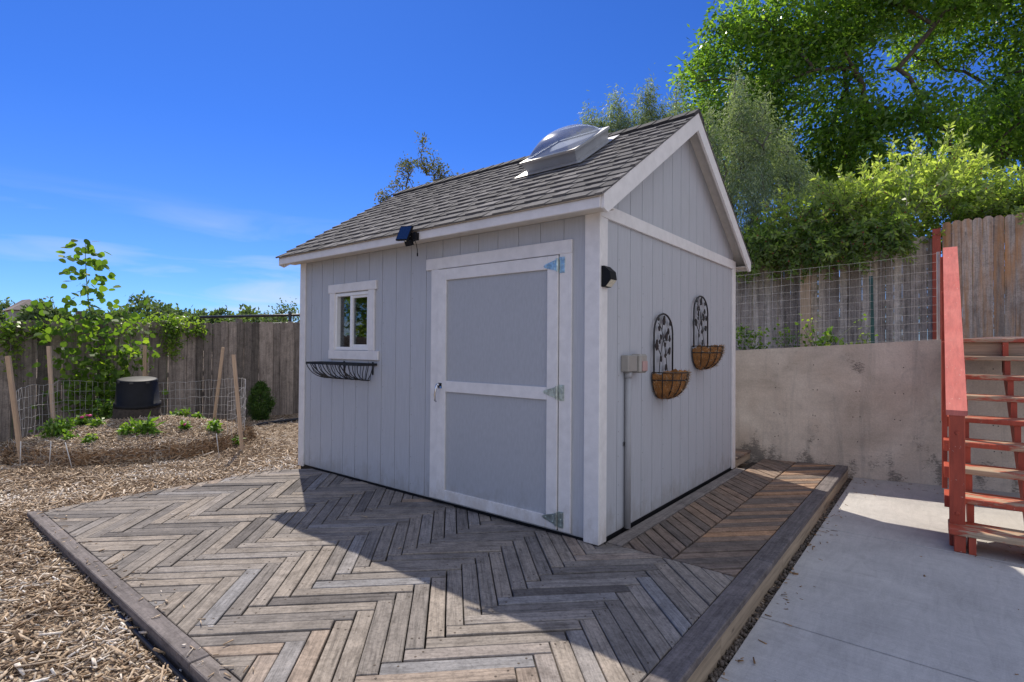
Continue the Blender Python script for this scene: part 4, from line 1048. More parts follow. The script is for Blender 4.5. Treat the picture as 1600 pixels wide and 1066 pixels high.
# wire mesh with T-post on the retaining wall
def wire_sheet(name, path, z0f, z1f, cell_u, cell_z, r, mat, par, jit=0.004):
    q_ = MB(); P = [Vector((*p, 0)) for p in path]; seg = [0]
    for a, b in zip(P, P[1:]): seg.append(seg[-1] + (b - a).length)
    L = seg[-1]
    def at(u):
        for i in range(len(P) - 1):
            if u <= seg[i + 1] + 1e-9:
                k = (u - seg[i]) / (seg[i + 1] - seg[i]); return P[i].lerp(P[i + 1], k)
        return P[-1]
    nz = max(1, int(round((z1f(0) - z0f(0)) / cell_z))); nu = int(L / cell_u)
    for j in range(nz + 1):
        pts = []
        for i in range(0, nu + 1):
            u = i * L / nu; p = at(u); k = j / nz
            pts.append(p + Vector((random.uniform(-jit, jit), random.uniform(-jit, jit), z0f(u / L) * (1 - k) + z1f(u / L) * k + random.uniform(-jit, jit))))
        q_.tube(pts, r, 4)
    for i in range(nu + 1):
        u = i * L / nu; p = at(u); k = u / L
        q_.tube([p + Vector((random.uniform(-jit, jit), random.uniform(-jit, jit), z0f(k) + (z1f(k) - z0f(k)) * t_)) for t_ in (0, .33, .66, 1)], r, 4)
    return q_.build(name, mat, par)
wf = thing('wire_fence', (1.0, 4.25, 1.3), 'thin galvanised wire mesh fence on top of the retaining wall with a green stake', 'wire fence')
wire_sheet('wire_mesh', [(1.752, 4.27), (1.16, 4.24), (0.4, 4.10), (0.13, 4.06), (-0.35, 3.97)], lambda k: 1.42 - .09 * k, lambda k: 2.35 - .12 * k, .10, .090, .0012, 'galvanised_wire', wf)
q = MB(); q.bar((1.17, 4.255, 1.2), (1.15, 4.25, 2.15), .038, .006, upv=(0, 1, 0)); q.bar((1.17, 4.268, 1.2), (1.15, 4.263, 2.15), .006, .028, upv=(0, 1, 0)); q.build('steel_post', 'green_steel', wf)
q = MB(); q.tube([(1.755, 4.285, 1.25), (1.755, 4.285, 2.37)], .014, 8); q.build('steel_post', 'galvanised_wire', wf)

# ------------------------------------------------------------------ vegetation
def crown_points(ells, n, rs, shell=0.35):
    pts = []
    w_ = np.array([e[1][0] * e[1][1] * e[1][2] for e in ells]) ** 0.75; w_ /= w_.sum()
    for e, k in zip(ells, rs.multinomial(n, w_)):
        d = unit(rs.normal(0, 1, (k, 3))); r = rs.uniform(shell, 1, k) ** 0.5
        pts.append(np.array(e[0]) + d * r[:, None] * np.array(e[1]))
    return np.concatenate(pts)
def skeleton(base, pts, trunk_r, rs, trunk_top=None, seg=0.35, lean=None):
    """grow limbs from a trunk to every crown point; returns MB"""
    base = np.array(base, float); tt = np.array(trunk_top, float)
    nodes = [base + (tt - base) * t_ + rs.normal(0, .02, 3) * (0 < t_ < 1) for t_ in np.linspace(0, 1, 6)]; par = [-1, 0, 1, 2, 3, 4]; cnt = [0] * 6
    order = np.argsort(np.linalg.norm(pts - tt, axis=1)); ends = []
    for i in order:
        p = pts[i]; A = np.array(nodes); dv = p - A; dist = np.linalg.norm(dv, axis=1)
        cost = dist + 0.6 * np.maximum(0, -dv[:, 2]) + 0.15 * np.linalg.norm(A - tt, axis=1); cost[:2] += 3
        j = int(np.argmin(cost)); q_ = A[j]; D_ = np.linalg.norm(p - q_); n = max(1, int(D_ / seg))
        perp = rs.normal(0, .08, 3) * D_ + np.array([0, 0, .10 * D_])
        last = j
        for k in range(1, n + 1):
            t_ = k / n; nodes.append(q_ + (p - q_) * t_ + perp * math.sin(math.pi * t_) * .8); par.append(last); cnt.append(0); last = len(nodes) - 1
        ends.append(last)
    cnt = [0.0] * len(nodes)
    for e in ends:
        k = e
        while k >= 0: cnt[k] += 1; k = par[k]
    tot = max(cnt)
    rad = [max(.006, trunk_r * (c / tot) ** 0.48) for c in cnt]
    return nodes, par, rad
def limb_mesh(nodes, par, rad):
    q_ = MB()
    ch = {}
    for i, p in enumerate(par):
        if p >= 0: ch.setdefault(p, []).append(i)
    done = set()
    for i in range(len(nodes)):
        if i == 0 or (par[i] >= 0 and ch[par[i]].index(i) > 0):
            chain = [par[i], i] if par[i] >= 0 else [i]; k = i
            while k in ch: k = ch[k][0]; chain.append(k)
            pts = [nodes[c] for c in chain]; rr = [rad[c] for c in chain]
            if par[i] >= 0: rr[0] = rr[1]
            if len(pts) < 2: continue
            n = 10 if rr[0] > .08 else (6 if rr[0] > .02 else 4)
            base = []
            prev = None
            for c, p in enumerate(pts):
                d = Vector(pts[min(c + 1, len(pts) - 1)]) - Vector(pts[max(c - 1, 0)])
                if d.length < 1e-6: d = Vector((0, 0, 1))
                d.normalize()
                a = d.orthogonal().normalized() if prev is None else (prev - d * prev.dot(d)).normalized()
                prev = a; b = d.cross(a)
                base.append(q_.pts([Vector(p) + (a * math.cos(6.2832 * s_ / n) + b * math.sin(6.2832 * s_ / n)) * rr[c] for s_ in range(n)]))
            for A_, B_ in zip(base, base[1:]):
                for s_ in range(n): q_.face([A_ + s_, A_ + (s_ + 1) % n, B_ + (s_ + 1) % n, B_ + s_])
    return q_
def clumps(P, n_each, spread, Lr, Wr, rs, droop=0.0, upb=0.6, outward=None, shape='rhomb', fold=.2, aniso=(1, 1, 1)):
    n = len(P) * n_each
    tn_c = rs.uniform(0.15, 0.85, len(P))
    C = np.repeat(P, n_each, 0) + rs.normal(0, 1, (n, 3)) * spread * np.array(aniso)
    A = rs.normal(0, 1, (n, 3)); A[:, 2] -= droop
    if outward is not None: A += np.repeat(unit(outward), n_each, 0) * 1.0
    N = rs.normal(0, 1, (n, 3)); N[:, 2] += upb * 1.6
    V, F = leaves(C, A, N, rs.uniform(*Lr, n), rs.uniform(*Wr, n), fold, shape)
    T = np.clip(np.repeat(tn_c, n_each) + rs.normal(0, .18, n), 0, 1)
    return V, F, T
def tree(name, base, trunk_top, ells, label, cat, leaf, n_pts, n_each, spread, Lr, Wr, trunk_r, bark='bark', seed=1, group=None, shape='rhomb', droop=.3, shell=.35, limbs=True, aniso=(1, 1, 1), extra=None):
    rs = np.random.RandomState(seed)
    t = thing(name, base, label, cat, group)
    pts = crown_points(ells, n_pts, rs, shell)
    sk = pts[rs.permutation(len(pts))[:min(len(pts), 330)]]
    nodes, par, rad = skeleton(base, sk, trunk_r, rs, trunk_top)
    limb_mesh(nodes, par, rad).build('trunk', bark, t, True)
    ctr = np.mean([e[0] for e in ells], 0)
    V, F, T = clumps(pts, n_each, spread, Lr, Wr, rs, droop, outward=pts - ctr, shape=shape, aniso=aniso)
    np_mesh('crown', V, F, T, leaf, t)
    return t
# big ash at the right
tree('ash_tree', (2.6, 13.2, 1.2), (2.2, 13.2, 4.6),
     [((-2.3, 11.3, 8.3), (1.4, 1.2, 1.9)), ((-0.8, 11.9, 7.2), (1.9, 1.2, 2.2)), ((-0.6, 12.0, 9.9), (2.2, 1.2, 1.5)), ((1.4, 12.8, 10.2), (2.4, 1.3, 1.4)), ((0.9, 12.4, 6.0), (2.0, 1.3, 1.5)),
      ((4.4, 14.6, 8.4), (1.8, 1.4, 1.7)), ((4.2, 15.3, 10.8), (2.6, 1.4, 1.3)), ((6.4, 15.0, 7.6), (2.0, 1.5, 2.6)), ((3.4, 13.4, 6.3), (1.2, 1.1, 1.0)), ((-2.3, 11.0, 6.4), (1.3, 1.2, 1.2)), ((2.0, 14.6, 9.3), (1.2, .9, .7)), ((3.2, 15.2, 7.2), (1.3, 1.0, .8)), ((2.9, 14.2, 11.0), (1.6, 1.0, 1.2))],
     'large green ash tree rising behind the fence and shrub at the right', 'tree', 'leaf_ash', 2300, 50, .20, (.11, .19), (.045, .08), .19, seed=21, shell=.25)
# silvery trees behind the roof
tree('olive_tree', (-2.7, 6.25, 1.1), (-2.7, 6.2, 2.9),
     [((-3.35, 5.58, 4.94), (0.29, 0.29, 0.84)), ((-3.14, 5.75, 4.89), (0.22, 0.22, 0.78)), ((-2.95, 5.88, 5.17), (0.25, 0.28, 0.95)), ((-2.70, 6.08, 5.00), (0.22, 0.28, 0.90)), ((-2.51, 6.25, 5.28), (0.25, 0.28, 1.06)), ((-2.28, 6.42, 5.00), (0.22, 0.28, 0.90)), ((-2.09, 6.59, 5.22), (0.25, 0.28, 1.01)), ((-2.84, 5.97, 4.55), (0.90, 0.56, 0.84))],
     'silvery green narrow-leaved tree showing above the shed roof ridge', 'tree', 'leaf_olive', 900, 46, .065, (.06, .105), (.012, .020), .06, 'bark_grey', seed=5, droop=1.6, shell=.1, aniso=(.8, .8, 2.2))
tree('olive_tree', (-0.9, 7.3, 1.2), (-0.9, 7.2, 3.0),
     [((-1.45, 6.6, 4.7), (.28, .3, .9)), ((-1.1, 6.9, 5.2), (.24, .3, 1.1)), ((-0.75, 7.1, 4.9), (.3, .3, 1.0)), ((-0.45, 7.3, 4.5), (.25, .3, .9)), ((-0.95, 6.9, 3.8), (.6, .4, .9)), ((-0.2, 7.4, 4.0), (.3, .3, .7))],
     'silvery blue-green tree between the roof peak and the large ash', 'tree', 'leaf_olive', 620, 44, .08, (.055, .095), (.011, .019), .06, 'bark_grey', seed=8, droop=1.6, shell=.1, aniso=(.8, .8, 2.2))
# sparse tree left of the ridge
tree('apple_tree', (-7.3, 7.9, 1.0), (-7.3, 7.8, 3.4),
     [((-8.05, 5.58, 6.15), (.14, .14, .55)), ((-8.28, 5.42, 5.75), (.45, .25, .22)), ((-7.85, 5.72, 5.75), (.22, .25, .35)), ((-8.4, 5.35, 5.3), (.5, .3, .28)), ((-7.6, 5.95, 5.35), (.35, .3, .45)), ((-7.9, 5.7, 4.9), (.7, .4, .4)), ((-8.75, 5.05, 4.95), (.28, .25, .18))],
     'thin reddish-leaved tree top poking up behind the left end of the roof', 'tree', 'leaf_apple', 190, 13, .06, (.055, .09), (.028, .045), .05, 'bark_grey', seed=14, droop=0, shell=.0)

# overhanging shrub: arching shoots with paired leaves
def shoot_shrub(name, label, shoots, leaf, rs, Lr, Wr, step, base, bark='bark_grey', berries=0):
    t = thing(name, base, label, 'shrub')
    C = []; A = []; N = []; T = []; q_ = MB(); bp_ = []
    for (p0, p1, p2, tn) in shoots:
        p0, p1, p2 = map(np.array, (p0, p1, p2)); L = np.linalg.norm(p1 - p0) + np.linalg.norm(p2 - p1); n = max(3, int(L / step))
        pts = []
        for k in range(n + 1):
            u = k / n; pts.append((1 - u) ** 2 * p0 + 2 * u * (1 - u) * p1 + u * u * p2)
        q_.tube(pts[::3] + ([pts[-1]] if (len(pts) - 1) % 3 else []), .006, 4, r1=.002)
        for k in range(n):
            d = pts[k + 1] - pts[k]; d = d / np.linalg.norm(d); sd = np.cross(d, rs.normal(0, 1, 3)); sd /= np.linalg.norm(sd); nm = np.cross(sd, d) + np.array([0, 0, .8])
            sc = 1.0 if k < n * .8 else .7
            for s_ in (-1, 1):
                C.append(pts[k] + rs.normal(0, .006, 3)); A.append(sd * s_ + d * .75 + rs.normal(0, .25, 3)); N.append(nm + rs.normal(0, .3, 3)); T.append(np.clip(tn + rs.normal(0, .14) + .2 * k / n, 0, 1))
            if berries and rs.rand() < berries: bp_.append(pts[k] + rs.normal(0, .012, 3))
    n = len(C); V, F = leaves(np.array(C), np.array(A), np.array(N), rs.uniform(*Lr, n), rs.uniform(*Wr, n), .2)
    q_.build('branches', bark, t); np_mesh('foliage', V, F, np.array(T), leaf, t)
    if bp_:
        m_ = MB()
        for p in bp_: m_.lathe([(0, -.012), (.011, -.004), (.011, .004), (0, .012)], p, 5)
        o_ = m_.build('berries', 'berry_red', t, True); o_['kind'] = 'stuff'
    return t
rs = np.random.RandomState(33); shoots = []
def canopy_top(x):      # outline of the shrub seen against the tree: height over x
    return np.interp(x, [-1.2, -0.4, 0.2, 0.8, 1.25, 1.6, 2.0, 2.5, 3.2, 4.2], [3.1, 3.35, 3.5, 3.85, 4.25, 4.15, 4.2, 3.55, 3.5, 3.65])
cl = []
for i in range(85):
    x = rs.uniform(-1.3, 4.2); y = rs.uniform(6.35, 7.8) if x < 1.6 else rs.uniform(6.9, 8.0)
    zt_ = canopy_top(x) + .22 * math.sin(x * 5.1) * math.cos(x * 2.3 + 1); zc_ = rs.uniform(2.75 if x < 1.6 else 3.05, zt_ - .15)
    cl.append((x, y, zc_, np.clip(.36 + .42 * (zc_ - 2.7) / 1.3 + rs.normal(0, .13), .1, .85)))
for i in range(1150):
    cx_, cy_, cz_, ct_ = cl[rs.randint(len(cl))]
    x = cx_ + rs.normal(0, .16); y = cy_ + rs.normal(0, .14); z0 = cz_ + rs.normal(0, .13)
    zt_ = canopy_top(x) + .15
    p0 = (x, y, z0); L = rs.uniform(.3, .75); a = rs.uniform(0, 6.283)
    v_ = np.array([math.cos(a) * .6, math.sin(a) * .6 - .25, rs.uniform(-.1, .9)]); v_ = v_ / np.linalg.norm(v_) * L
    p1 = np.array(p0) + v_ * .6 + np.array([0, 0, .08]); p2 = np.array(p0) + v_ + np.array([0, 0, -.1 * rs.rand()])
    if p2[2] > zt_ + .1: p2[2] = zt_ + .05
    shoots.append((p0, p1, p2, np.clip(ct_ + rs.normal(0, .08), 0, 1)))
for i in range(420):      # low growth behind the fence boards
    x = rs.uniform(-1.4, 4.4); y = rs.uniform(6.85, 7.3); z0 = rs.uniform(1.25, 2.9); a = rs.uniform(0, 6.283)
    shoots.append(((x, y, z0), (x + .2 * math.cos(a), y + .05, z0 + .2), (x + .4 * math.cos(a), y + .1 * math.sin(a), z0 + rs.uniform(.1, .5)), rs.uniform(.0, .4)))
for i in range(200):      # hanging over the face of the fence
    x = rs.uniform(-1.0, 1.45); y = rs.uniform(6.35, 6.55); z0 = rs.uniform(2.75, 3.2)
    dz = rs.uniform(.15, .42) * (1.0 if x < .9 else .7)
    shoots.append(((x, y, z0), (x + rs.uniform(-.15, .15), y - .3, z0 + .08), (x + rs.uniform(-.25, .25), y - rs.uniform(.1, .4), z0 - dz), rs.uniform(.05, .5)))
for (x, y, z0, dx, L) in ((1.15, 6.95, 3.6, .05, 1.0), (1.38, 6.95, 3.7, .10, .85), (0.75, 6.8, 3.5, -.25, .75), (0.5, 6.7, 3.3, -.30, .7), (1.55, 7.0, 3.6, .35, 1.05), (1.7, 7.05, 3.7, .42, .8), (0.95, 6.8, 3.5, -.10, .8), (1.8, 7.1, 3.5, .5, .8), (-.2, 6.5, 3.5, .1, .55), (2.3, 7.4, 3.4, .3, .6), (.1, 6.5, 3.3, .2, .65)):
    for s_ in range(6):
        f_ = 1 - .13 * s_; px = x + rs.normal(0, .05); q0 = np.array([px, y + rs.normal(0, .05), z0 - .2]); q2 = np.array([x + dx * f_ + rs.normal(0, .09) * (s_ > 0), y + rs.normal(0, .1), z0 + L * f_])
        if s_ > 2:
            b_ = q0 + (q2 - q0) * .45; q2 = b_ + np.array([rs.choice([-1, 1]) * .22, rs.normal(0, .1), .28]); q0 = b_
        shoots.append((q0, (q0 + q2) / 2 + np.array([-.02, 0, .02]), q2, rs.uniform(.6, .95)))
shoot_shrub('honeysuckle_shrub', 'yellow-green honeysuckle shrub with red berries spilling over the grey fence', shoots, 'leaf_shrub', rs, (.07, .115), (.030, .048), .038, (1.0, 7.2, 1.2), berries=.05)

# leaf piles made of clumps (vines, small bushes)
def leafy(name, label, cat, P, n_each, spread, Lr, Wr, leaf, base, seed, shape='rhomb', group=None, stems=None, part='foliage', droop=.2):
    rs_ = np.random.RandomState(seed); t = thing(name, base, label, cat, group); P = np.asarray(P, float)
    V, F, T = clumps(P, n_each, spread, Lr, Wr, rs_, droop, shape=shape); np_mesh(part, V, F, T, leaf, t)
    if stems:
        for s_ in stems:
            q_ = MB(); q_.tube(s_, .004, 5, r1=.002); q_.build('stem', 'green_stem', t)
    return t
rs = np.random.RandomState(44); P = []
for i in range(120):
    y = rs.uniform(-3.2, .75); hz = 1.44 + .045 * y + rs.uniform(-.03, .16 * (1.2 if -.4 < y < .6 else .4)); P.append((-8.5 + rs.uniform(-.22, .14), y, hz + .1))
for yc_, wd, zl, n in ((-1.66, .07, 1.0, 14), (.36, .09, .95, 22), (.80, .05, 1.45, 5), (-2.6, .3, .9, 40)):
    for i in range(n): P.append((-8.45 + rs.uniform(0, .08), yc_ + rs.normal(0, wd * .6), rs.uniform(zl, 1.75)))
leafy('climbing_vine', 'green vine sprawling along the top of the dark left fence with hanging strands', 'vine', P, 20, .065, (.045, .08), (.03, .05), 'leaf_vine', (-8.5, 0, 0), 3, stems=[[(-8.45, .28, -.05), (-8.44, .3, .9), (-8.45, .25, 1.7)], [(-8.45, -1.62, -.05), (-8.44, -1.6, .9), (-8.45, -1.65, 1.7)]])
# aspen sapling
sap = (-8.1, -0.72, -0.07)
t = thing('aspen_sapling', sap, 'young aspen sapling with round leaves in front of the left fence', 'sapling')
rs = np.random.RandomState(51); q = MB(); LP = []; LA = []
stems = [((0, 0), (-.10, -.16), 2.92), ((.05, .1), (.10, .36), 2.12), ((0, -.08), (-.12, -.52), 2.02), ((.04, .05), (.05, .55), 1.65), ((0, -.05), (0, -.35), 1.6), ((.1, .0), (.2, .1), 1.75), ((.08, .1), (.25, .6), 1.35), ((.08, -.1), (.2, -.45), 1.3)]
for (a0, a1, h) in stems:
    pts = [(sap[0] + a0[0] + (a1[0] - a0[0]) * k, sap[1] + a0[1] + (a1[1] - a0[1]) * k ** 1.3 + .03 * math.sin(k * 6), sap[2] + h * k) for k in np.linspace(0, 1, 12)]
    q.tube(pts, .016 if h > 2.5 else .009, 6, r1=.003)
    n = int(h * 30) + (100 if h > 2.5 else 0)
    for k in range(n):
        u = rs.uniform(.22, 1.0) if h < 2.5 else (rs.uniform(.35, 1.0) if k < 60 else rs.uniform(.55, 1.0)); i = min(10, int(u * 11)); f = u * 11 - i
        p = np.array(pts[i]) * (1 - f) + np.array(pts[i + 1]) * f; sp = .11 + .06 * (1 - u)
        LP.append(p + rs.normal(0, 1, 3) * np.array([sp, sp, .03])); LA.append(p)
q.build('stem', 'green_stem', t, True)
LP = np.array(LP); n = len(LP); A = LP - np.array(LA) + rs.normal(0, .06, (n, 3)); A[:, 2] -= .08; N = rs.normal(0, .8, (n, 3)); N += np.array([.9, -.4, .5])
V1, F1 = leaves(LP, A, N, rs.uniform(.08, .125, n), rs.uniform(.075, .115, n), .12, 'round')
np_mesh('leaves', V1, F1, np.clip(rs.normal(.45, .22, n), 0, 1), 'leaf_aspen', t)
P = np.column_stack([sap[0] + rs.normal(.05, .14, 95), sap[1] + rs.normal(.05, .25, 95), rs.uniform(.15, 1.35, 95)])
V, F, T = clumps(P, 7, .08, (.055, .095), (.045, .075), rs, .2, shape='rhomb'); np_mesh('lower_leaves', V, F, T, 'leaf_aspen', t)
# arborvitae
av = (-7.85, 1.62, -0.07); rs = np.random.RandomState(61); n = 900
h = rs.uniform(0, 1, n); a = rs.uniform(0, 6.283, n); r = .20 * np.clip(np.sin(np.pi * (h * .86 + .12)) ** .8, 0, 1) * rs.uniform(.62, 1.04, n) * (1 + .13 * np.sin(a * 3 + h * 9) + .10 * np.sin(a * 5 - h * 17))
C = np.column_stack([av[0] + r * np.cos(a), av[1] + r * np.sin(a), av[2] + .03 + h * .66]); A = np.column_stack([np.cos(a) * .5, np.sin(a) * .5, np.full(n, 1.0)]) + rs.normal(0, .25, (n, 3)); N = np.column_stack([np.cos(a), np.sin(a), np.zeros(n)]) + rs.normal(0, .5, (n, 3))
Cc = np.repeat(C, 9, 0) + rs.normal(0, .018, (n * 9, 3)); V, F = leaves(Cc, np.repeat(A, 9, 0) + rs.normal(0, .5, (n * 9, 3)), np.repeat(N, 9, 0) + rs.normal(0, .4, (n * 9, 3)), rs.uniform(.025, .05, n * 9), rs.uniform(.008, .016, n * 9))
t = thing('arborvitae', av, 'small dark green cone-shaped arborvitae at the foot of the left fence', 'shrub'); np_mesh('foliage', V, F, np.repeat(rs.uniform(0, 1, n), 9), 'leaf_cedar', t)
q = MB(); q.tube([av, (av[0], av[1], .5)], .02, 6, r1=.008); q.build('trunk', 'bark', t)
q = MB(); q.tube([(-7.1, 1.05, -.05), (-7.25, 1.35, -.035), (-7.3, 1.8, -.03), (-7.32, 2.3, -.035), (-7.3, 3.2, -.04)], .028, 8); tag(q.build('garden_hose', 'plastic_edging', None, True), 'black soaker hose lying on the chips beside the arborvitae', 'hose')

# ------------------------------------------------------------------ mulch bed
bd = thing('mulch_bed', (BED[0], BED[1], -0.07), 'round raised mulch bed with a straw edge in the left yard', 'garden bed')
def mound(r):    # height over radius
    return -0.07 + np.interp(r, [0, .35, .8, 1.1, 1.22, 1.28, 1.33], [.40, .36, .265, .205, .17, .10, -.02])
V = []; F = []; nr, na = 22, 64
for j in range(nr + 1):
    for i in range(na):
        r = 1.33 * j / nr; a = 6.2832 * i / na; V.append((BED[0] + r * math.cos(a), BED[1] + r * math.sin(a), mound(r) + random.uniform(-.012, .012)))
for j in range(nr):
    for i in range(na): F.append((j * na + i, (j + 1) * na + i, (j + 1) * na + (i + 1) % na, j * na + (i + 1) % na))
np_mesh('mound', np.array(V), np.array(F), np.full(len(F), .5), 'ground_mulch', bd, True)
rs = np.random.RandomState(71); n = 13000; r = 1.24 * np.sqrt(rs.uniform(0, 1, n)); a = rs.uniform(0, 6.283, n)
pp = np.column_stack([BED[0] + r * np.cos(a), BED[1] + r * np.sin(a)])
V, F, T = chips('m', pp, lambda x, y: mound(np.hypot(x - BED[0], y - BED[1])) - .004, (.03, .075), (.006, .014), (.003, .007), 'chips', rs, .85)
np_mesh('mulch_chips', V, F, T, 'chips', bd)['kind'] = 'stuff'
n = 9000; a = rs.uniform(0, 6.283, n); zz_ = rs.uniform(-.07, .11, n); rr = 1.29 + .03 * np.sin(a * 7) + .02 * np.sin(a * 17 + 1) + rs.normal(0, .035, n) - .5 * np.clip(zz_ - .02, 0, 1) + .25 * np.clip(-.02 - zz_, 0, 1)
C = np.column_stack([BED[0] + rr * np.cos(a), BED[1] + rr * np.sin(a), zz_]); A = np.column_stack([-np.sin(a), np.cos(a), rs.normal(0, .5, n)]) * rs.choice([-1, 1], (n, 1)) + rs.normal(0, .35, (n, 3)); N = np.column_stack([np.cos(a), np.sin(a), np.full(n, .4)])
V, F = leaves(C, A, N, rs.uniform(.04, .13, n), rs.uniform(.006, .013, n)); np_mesh('straw_edge', V, F, rs.uniform(0, 1, n), 'straw', bd)['kind'] = 'stuff'
# upturned pot on a soil-filled one
PC = Vector((-6.78, -0.60, 0.0)); TL = Matrix.Rotation(math.radians(7), 3, Vector((.62, .78, 0))) @ Matrix.Rotation(math.radians(-2), 3, 'X')
pot = thing('plant_pot', (PC.x, PC.y, .30), 'large black plastic plant pot turned upside down on the mulch bed', 'plant pot')
q = MB(); q.lathe([(.0, .380), (.205, .380), (.225, .374), (.232, .36), (.254, .055), (.270, .055), (.274, .018), (.268, .0), (.25, .0)], PC + Vector((0, 0, .46)), 40, TL); q.build('pot', 'black_plastic', pot, True)
for k in range(8):
    q = MB(); a = k * .785 + .2; c = PC + Vector((0, 0, .46)) + TL @ Vector((.232 * math.cos(a), .232 * math.sin(a), .353)); obox(q, c, Matrix.Rotation(a, 3, 'Z'), .006, .022, .012); q.build('drain_hole', 'dark_inside', pot)
q = MB(); q.lathe([(0.0, -.08), (.31, -.08), (.30, .02), (.272, .07), (.268, .168), (.25, .18), (0, .18)], PC + Vector((0, 0, .285)), 30, Matrix.Rotation(.03, 3, 'X'))
tag(q.build('soil_heap', 'soil', None, True), 'dark round plug of potting soil under the black upturned pot', 'soil')
# stakes
def stake(b, tp, label, w_=.042):
    q_ = MB(); q_.bar(b, tp, w_, w_ * .8, random.random(), upv=(.8, -.6, 0)); tag(q_.build('wooden_stake', 'stake_wood'), label, 'stake', 'wooden stakes around the mulch bed')
stake((-6.28, -1.84, -.10), (-6.42, -1.96, 1.16), 'leaning wooden stake at the front left of the mulch bed')
stake((-7.61, -1.31, .0), (-7.67, -1.38, 1.27), 'wooden stake at the back left of the mulch bed, in front of the sapling')
stake((-7.80, -.22, .0), (-7.79, -.22, 1.29), 'upright wooden stake directly behind the black pot')
stake((-7.86, -.12, .0), (-7.92, -.17, 1.05), 'shorter wooden stake just right of the one behind the pot', .034)
stake((-7.13, .52, .0), (-7.01, .60, 1.27), 'wooden stake leaning right at the back right of the bed')
stake((-5.22, .10, -.10), (-5.31, .01, 1.18), 'wooden stake nearest the shed at the front right of the bed')
# wire ring
wr = thing('wire_ring', (BED[0], BED[1], 0), 'sagging galvanised wire mesh ring around the mulch bed', 'wire mesh')
arc = [(BED[0] + 1.24 * math.cos(a), BED[1] + 1.24 * math.sin(a)) for a in np.linspace(math.radians(32), math.radians(262), 46)]
wire_sheet('wire_mesh', arc, lambda k: .10, lambda k: .76 + .05 * math.sin(k * 9) - .10 * (k < .12) - .05 * (k > .8), .075, .105, .0020, 'bright_wire', wr, .012)
arc2 = [(BED[0] + 1.30 * math.cos(a), BED[1] + 1.30 * math.sin(a)) for a in np.linspace(math.radians(262), math.radians(392), 26)]
wire_sheet('wire_mesh', arc2, lambda k: -.05, lambda k: .17 + .03 * math.sin(k * 20), .09, .10, .0011, 'galvanised_wire', wr, .012)
for (x, y, lx, ly, lb) in ((-6.02, -1.90, .0, .0, 'thin white rod in the bed edge beside the front left stake'), (-5.80, -1.70, .01, .01, 'thin white rod in the bed edge, second from the left'), (-5.52, -1.55, -.07, -.06, 'thin white rod leaning in the middle of the bed edge'), (-4.98, -.28, -.03, -.03, 'thin white rod at the right of the bed edge')):
    q = MB(); q.tube([(x, y, -.09), (x + lx, y + ly, .24)], .0045, 6); tag(q.build('plant_marker', 'pvc_white', None, True), lb, 'rod', 'thin rods around the mulch bed')
# little plants in the bed
def bedplant(x, y, r, h, n, label, big=False, flower=0, seed=1, dark=False):
    r *= .75; h *= .8; x += .20; y -= .06; z = float(mound(math.hypot(x - BED[0], y - BED[1]))); rs_ = np.random.RandomState(seed)
    P = np.column_stack([x + rs_.normal(0, r * .5, n), y + rs_.normal(0, r * .5, n), z + h * rs_.uniform(.15, 1, n)])
    stems_ = [[(x, y, z - .02), ((x + p[0]) / 2, (y + p[1]) / 2, (z + p[2]) / 2 + .02), tuple(p)] for p in P[:10]]
    t_ = leafy('bedding_plant', label, 'plant', P, 9, r * .28, (.045, .08) if not big else (.10, .18), (.025, .045) if not big else (.04, .07), 'leaf_bed', (x, y, z), seed, group='small plants in the mulch bed', stems=stems_)
    if flower:
        for k in range(flower):
            q_ = MB()
            c = (x + rs_.normal(0, r * .4), y + rs_.normal(0, r * .4), z + h * rs_.uniform(.9, 1.15))
            q_.lathe([(0, -.015), (.022, -.008), (.026, .006), (.012, .016), (0, .012)], c, 7)
            q_.build('flower', 'petal_pink', t_, True)
bedplant(-6.80, -1.42, .17, .20, 40, 'dense bright green plant at the left of the bed', seed=1)
bedplant(-6.45, -1.38, .08, .09, 10, 'small low plant just below the dense left one', seed=2)
bedplant(-7.15, -1.08, .12, .16, 18, 'pink-flowered plant in the bed left of the black pot', flower=3, seed=3)
bedplant(-7.35, -.78, .13, .34, 26, 'taller leafy plant right behind the left side of the black pot', seed=4)
bedplant(-6.15, -1.25, .07, .09, 10, 'small yellow-green seedling at the front of the bed', seed=5)
bedplant(-6.15, -.92, .08, .12, 12, 'small seedling in front of the pot near a wire', seed=6)
bedplant(-6.10, -.70, .13, .15, 9, 'spreading plant with long pale leaves below the black pot', big=True, seed=7)
bedplant(-5.95, .02, .10, .17, 18, 'bushy green plant at the right of the bed', seed=8)
bedplant(-6.05, -.30, .06, .09, 8, 'tiny purple-flowered plant right of the pot', flower=1, seed=9)
bedplant(-7.25, .08, .11, .15, 14, 'pale plant at the back of the bed right of the pot', seed=10)
bedplant(-7.0, .25, .07, .10, 8, 'tiny plant at the back right of the bed', seed=11)
bedplant(-5.75, .22, .06, .07, 8, 'tiny seedling close to the right front stake', seed=12)
bedplant(-6.75, -1.05, .09, .10, 10, 'low plant left of the pot among the chips', seed=13)
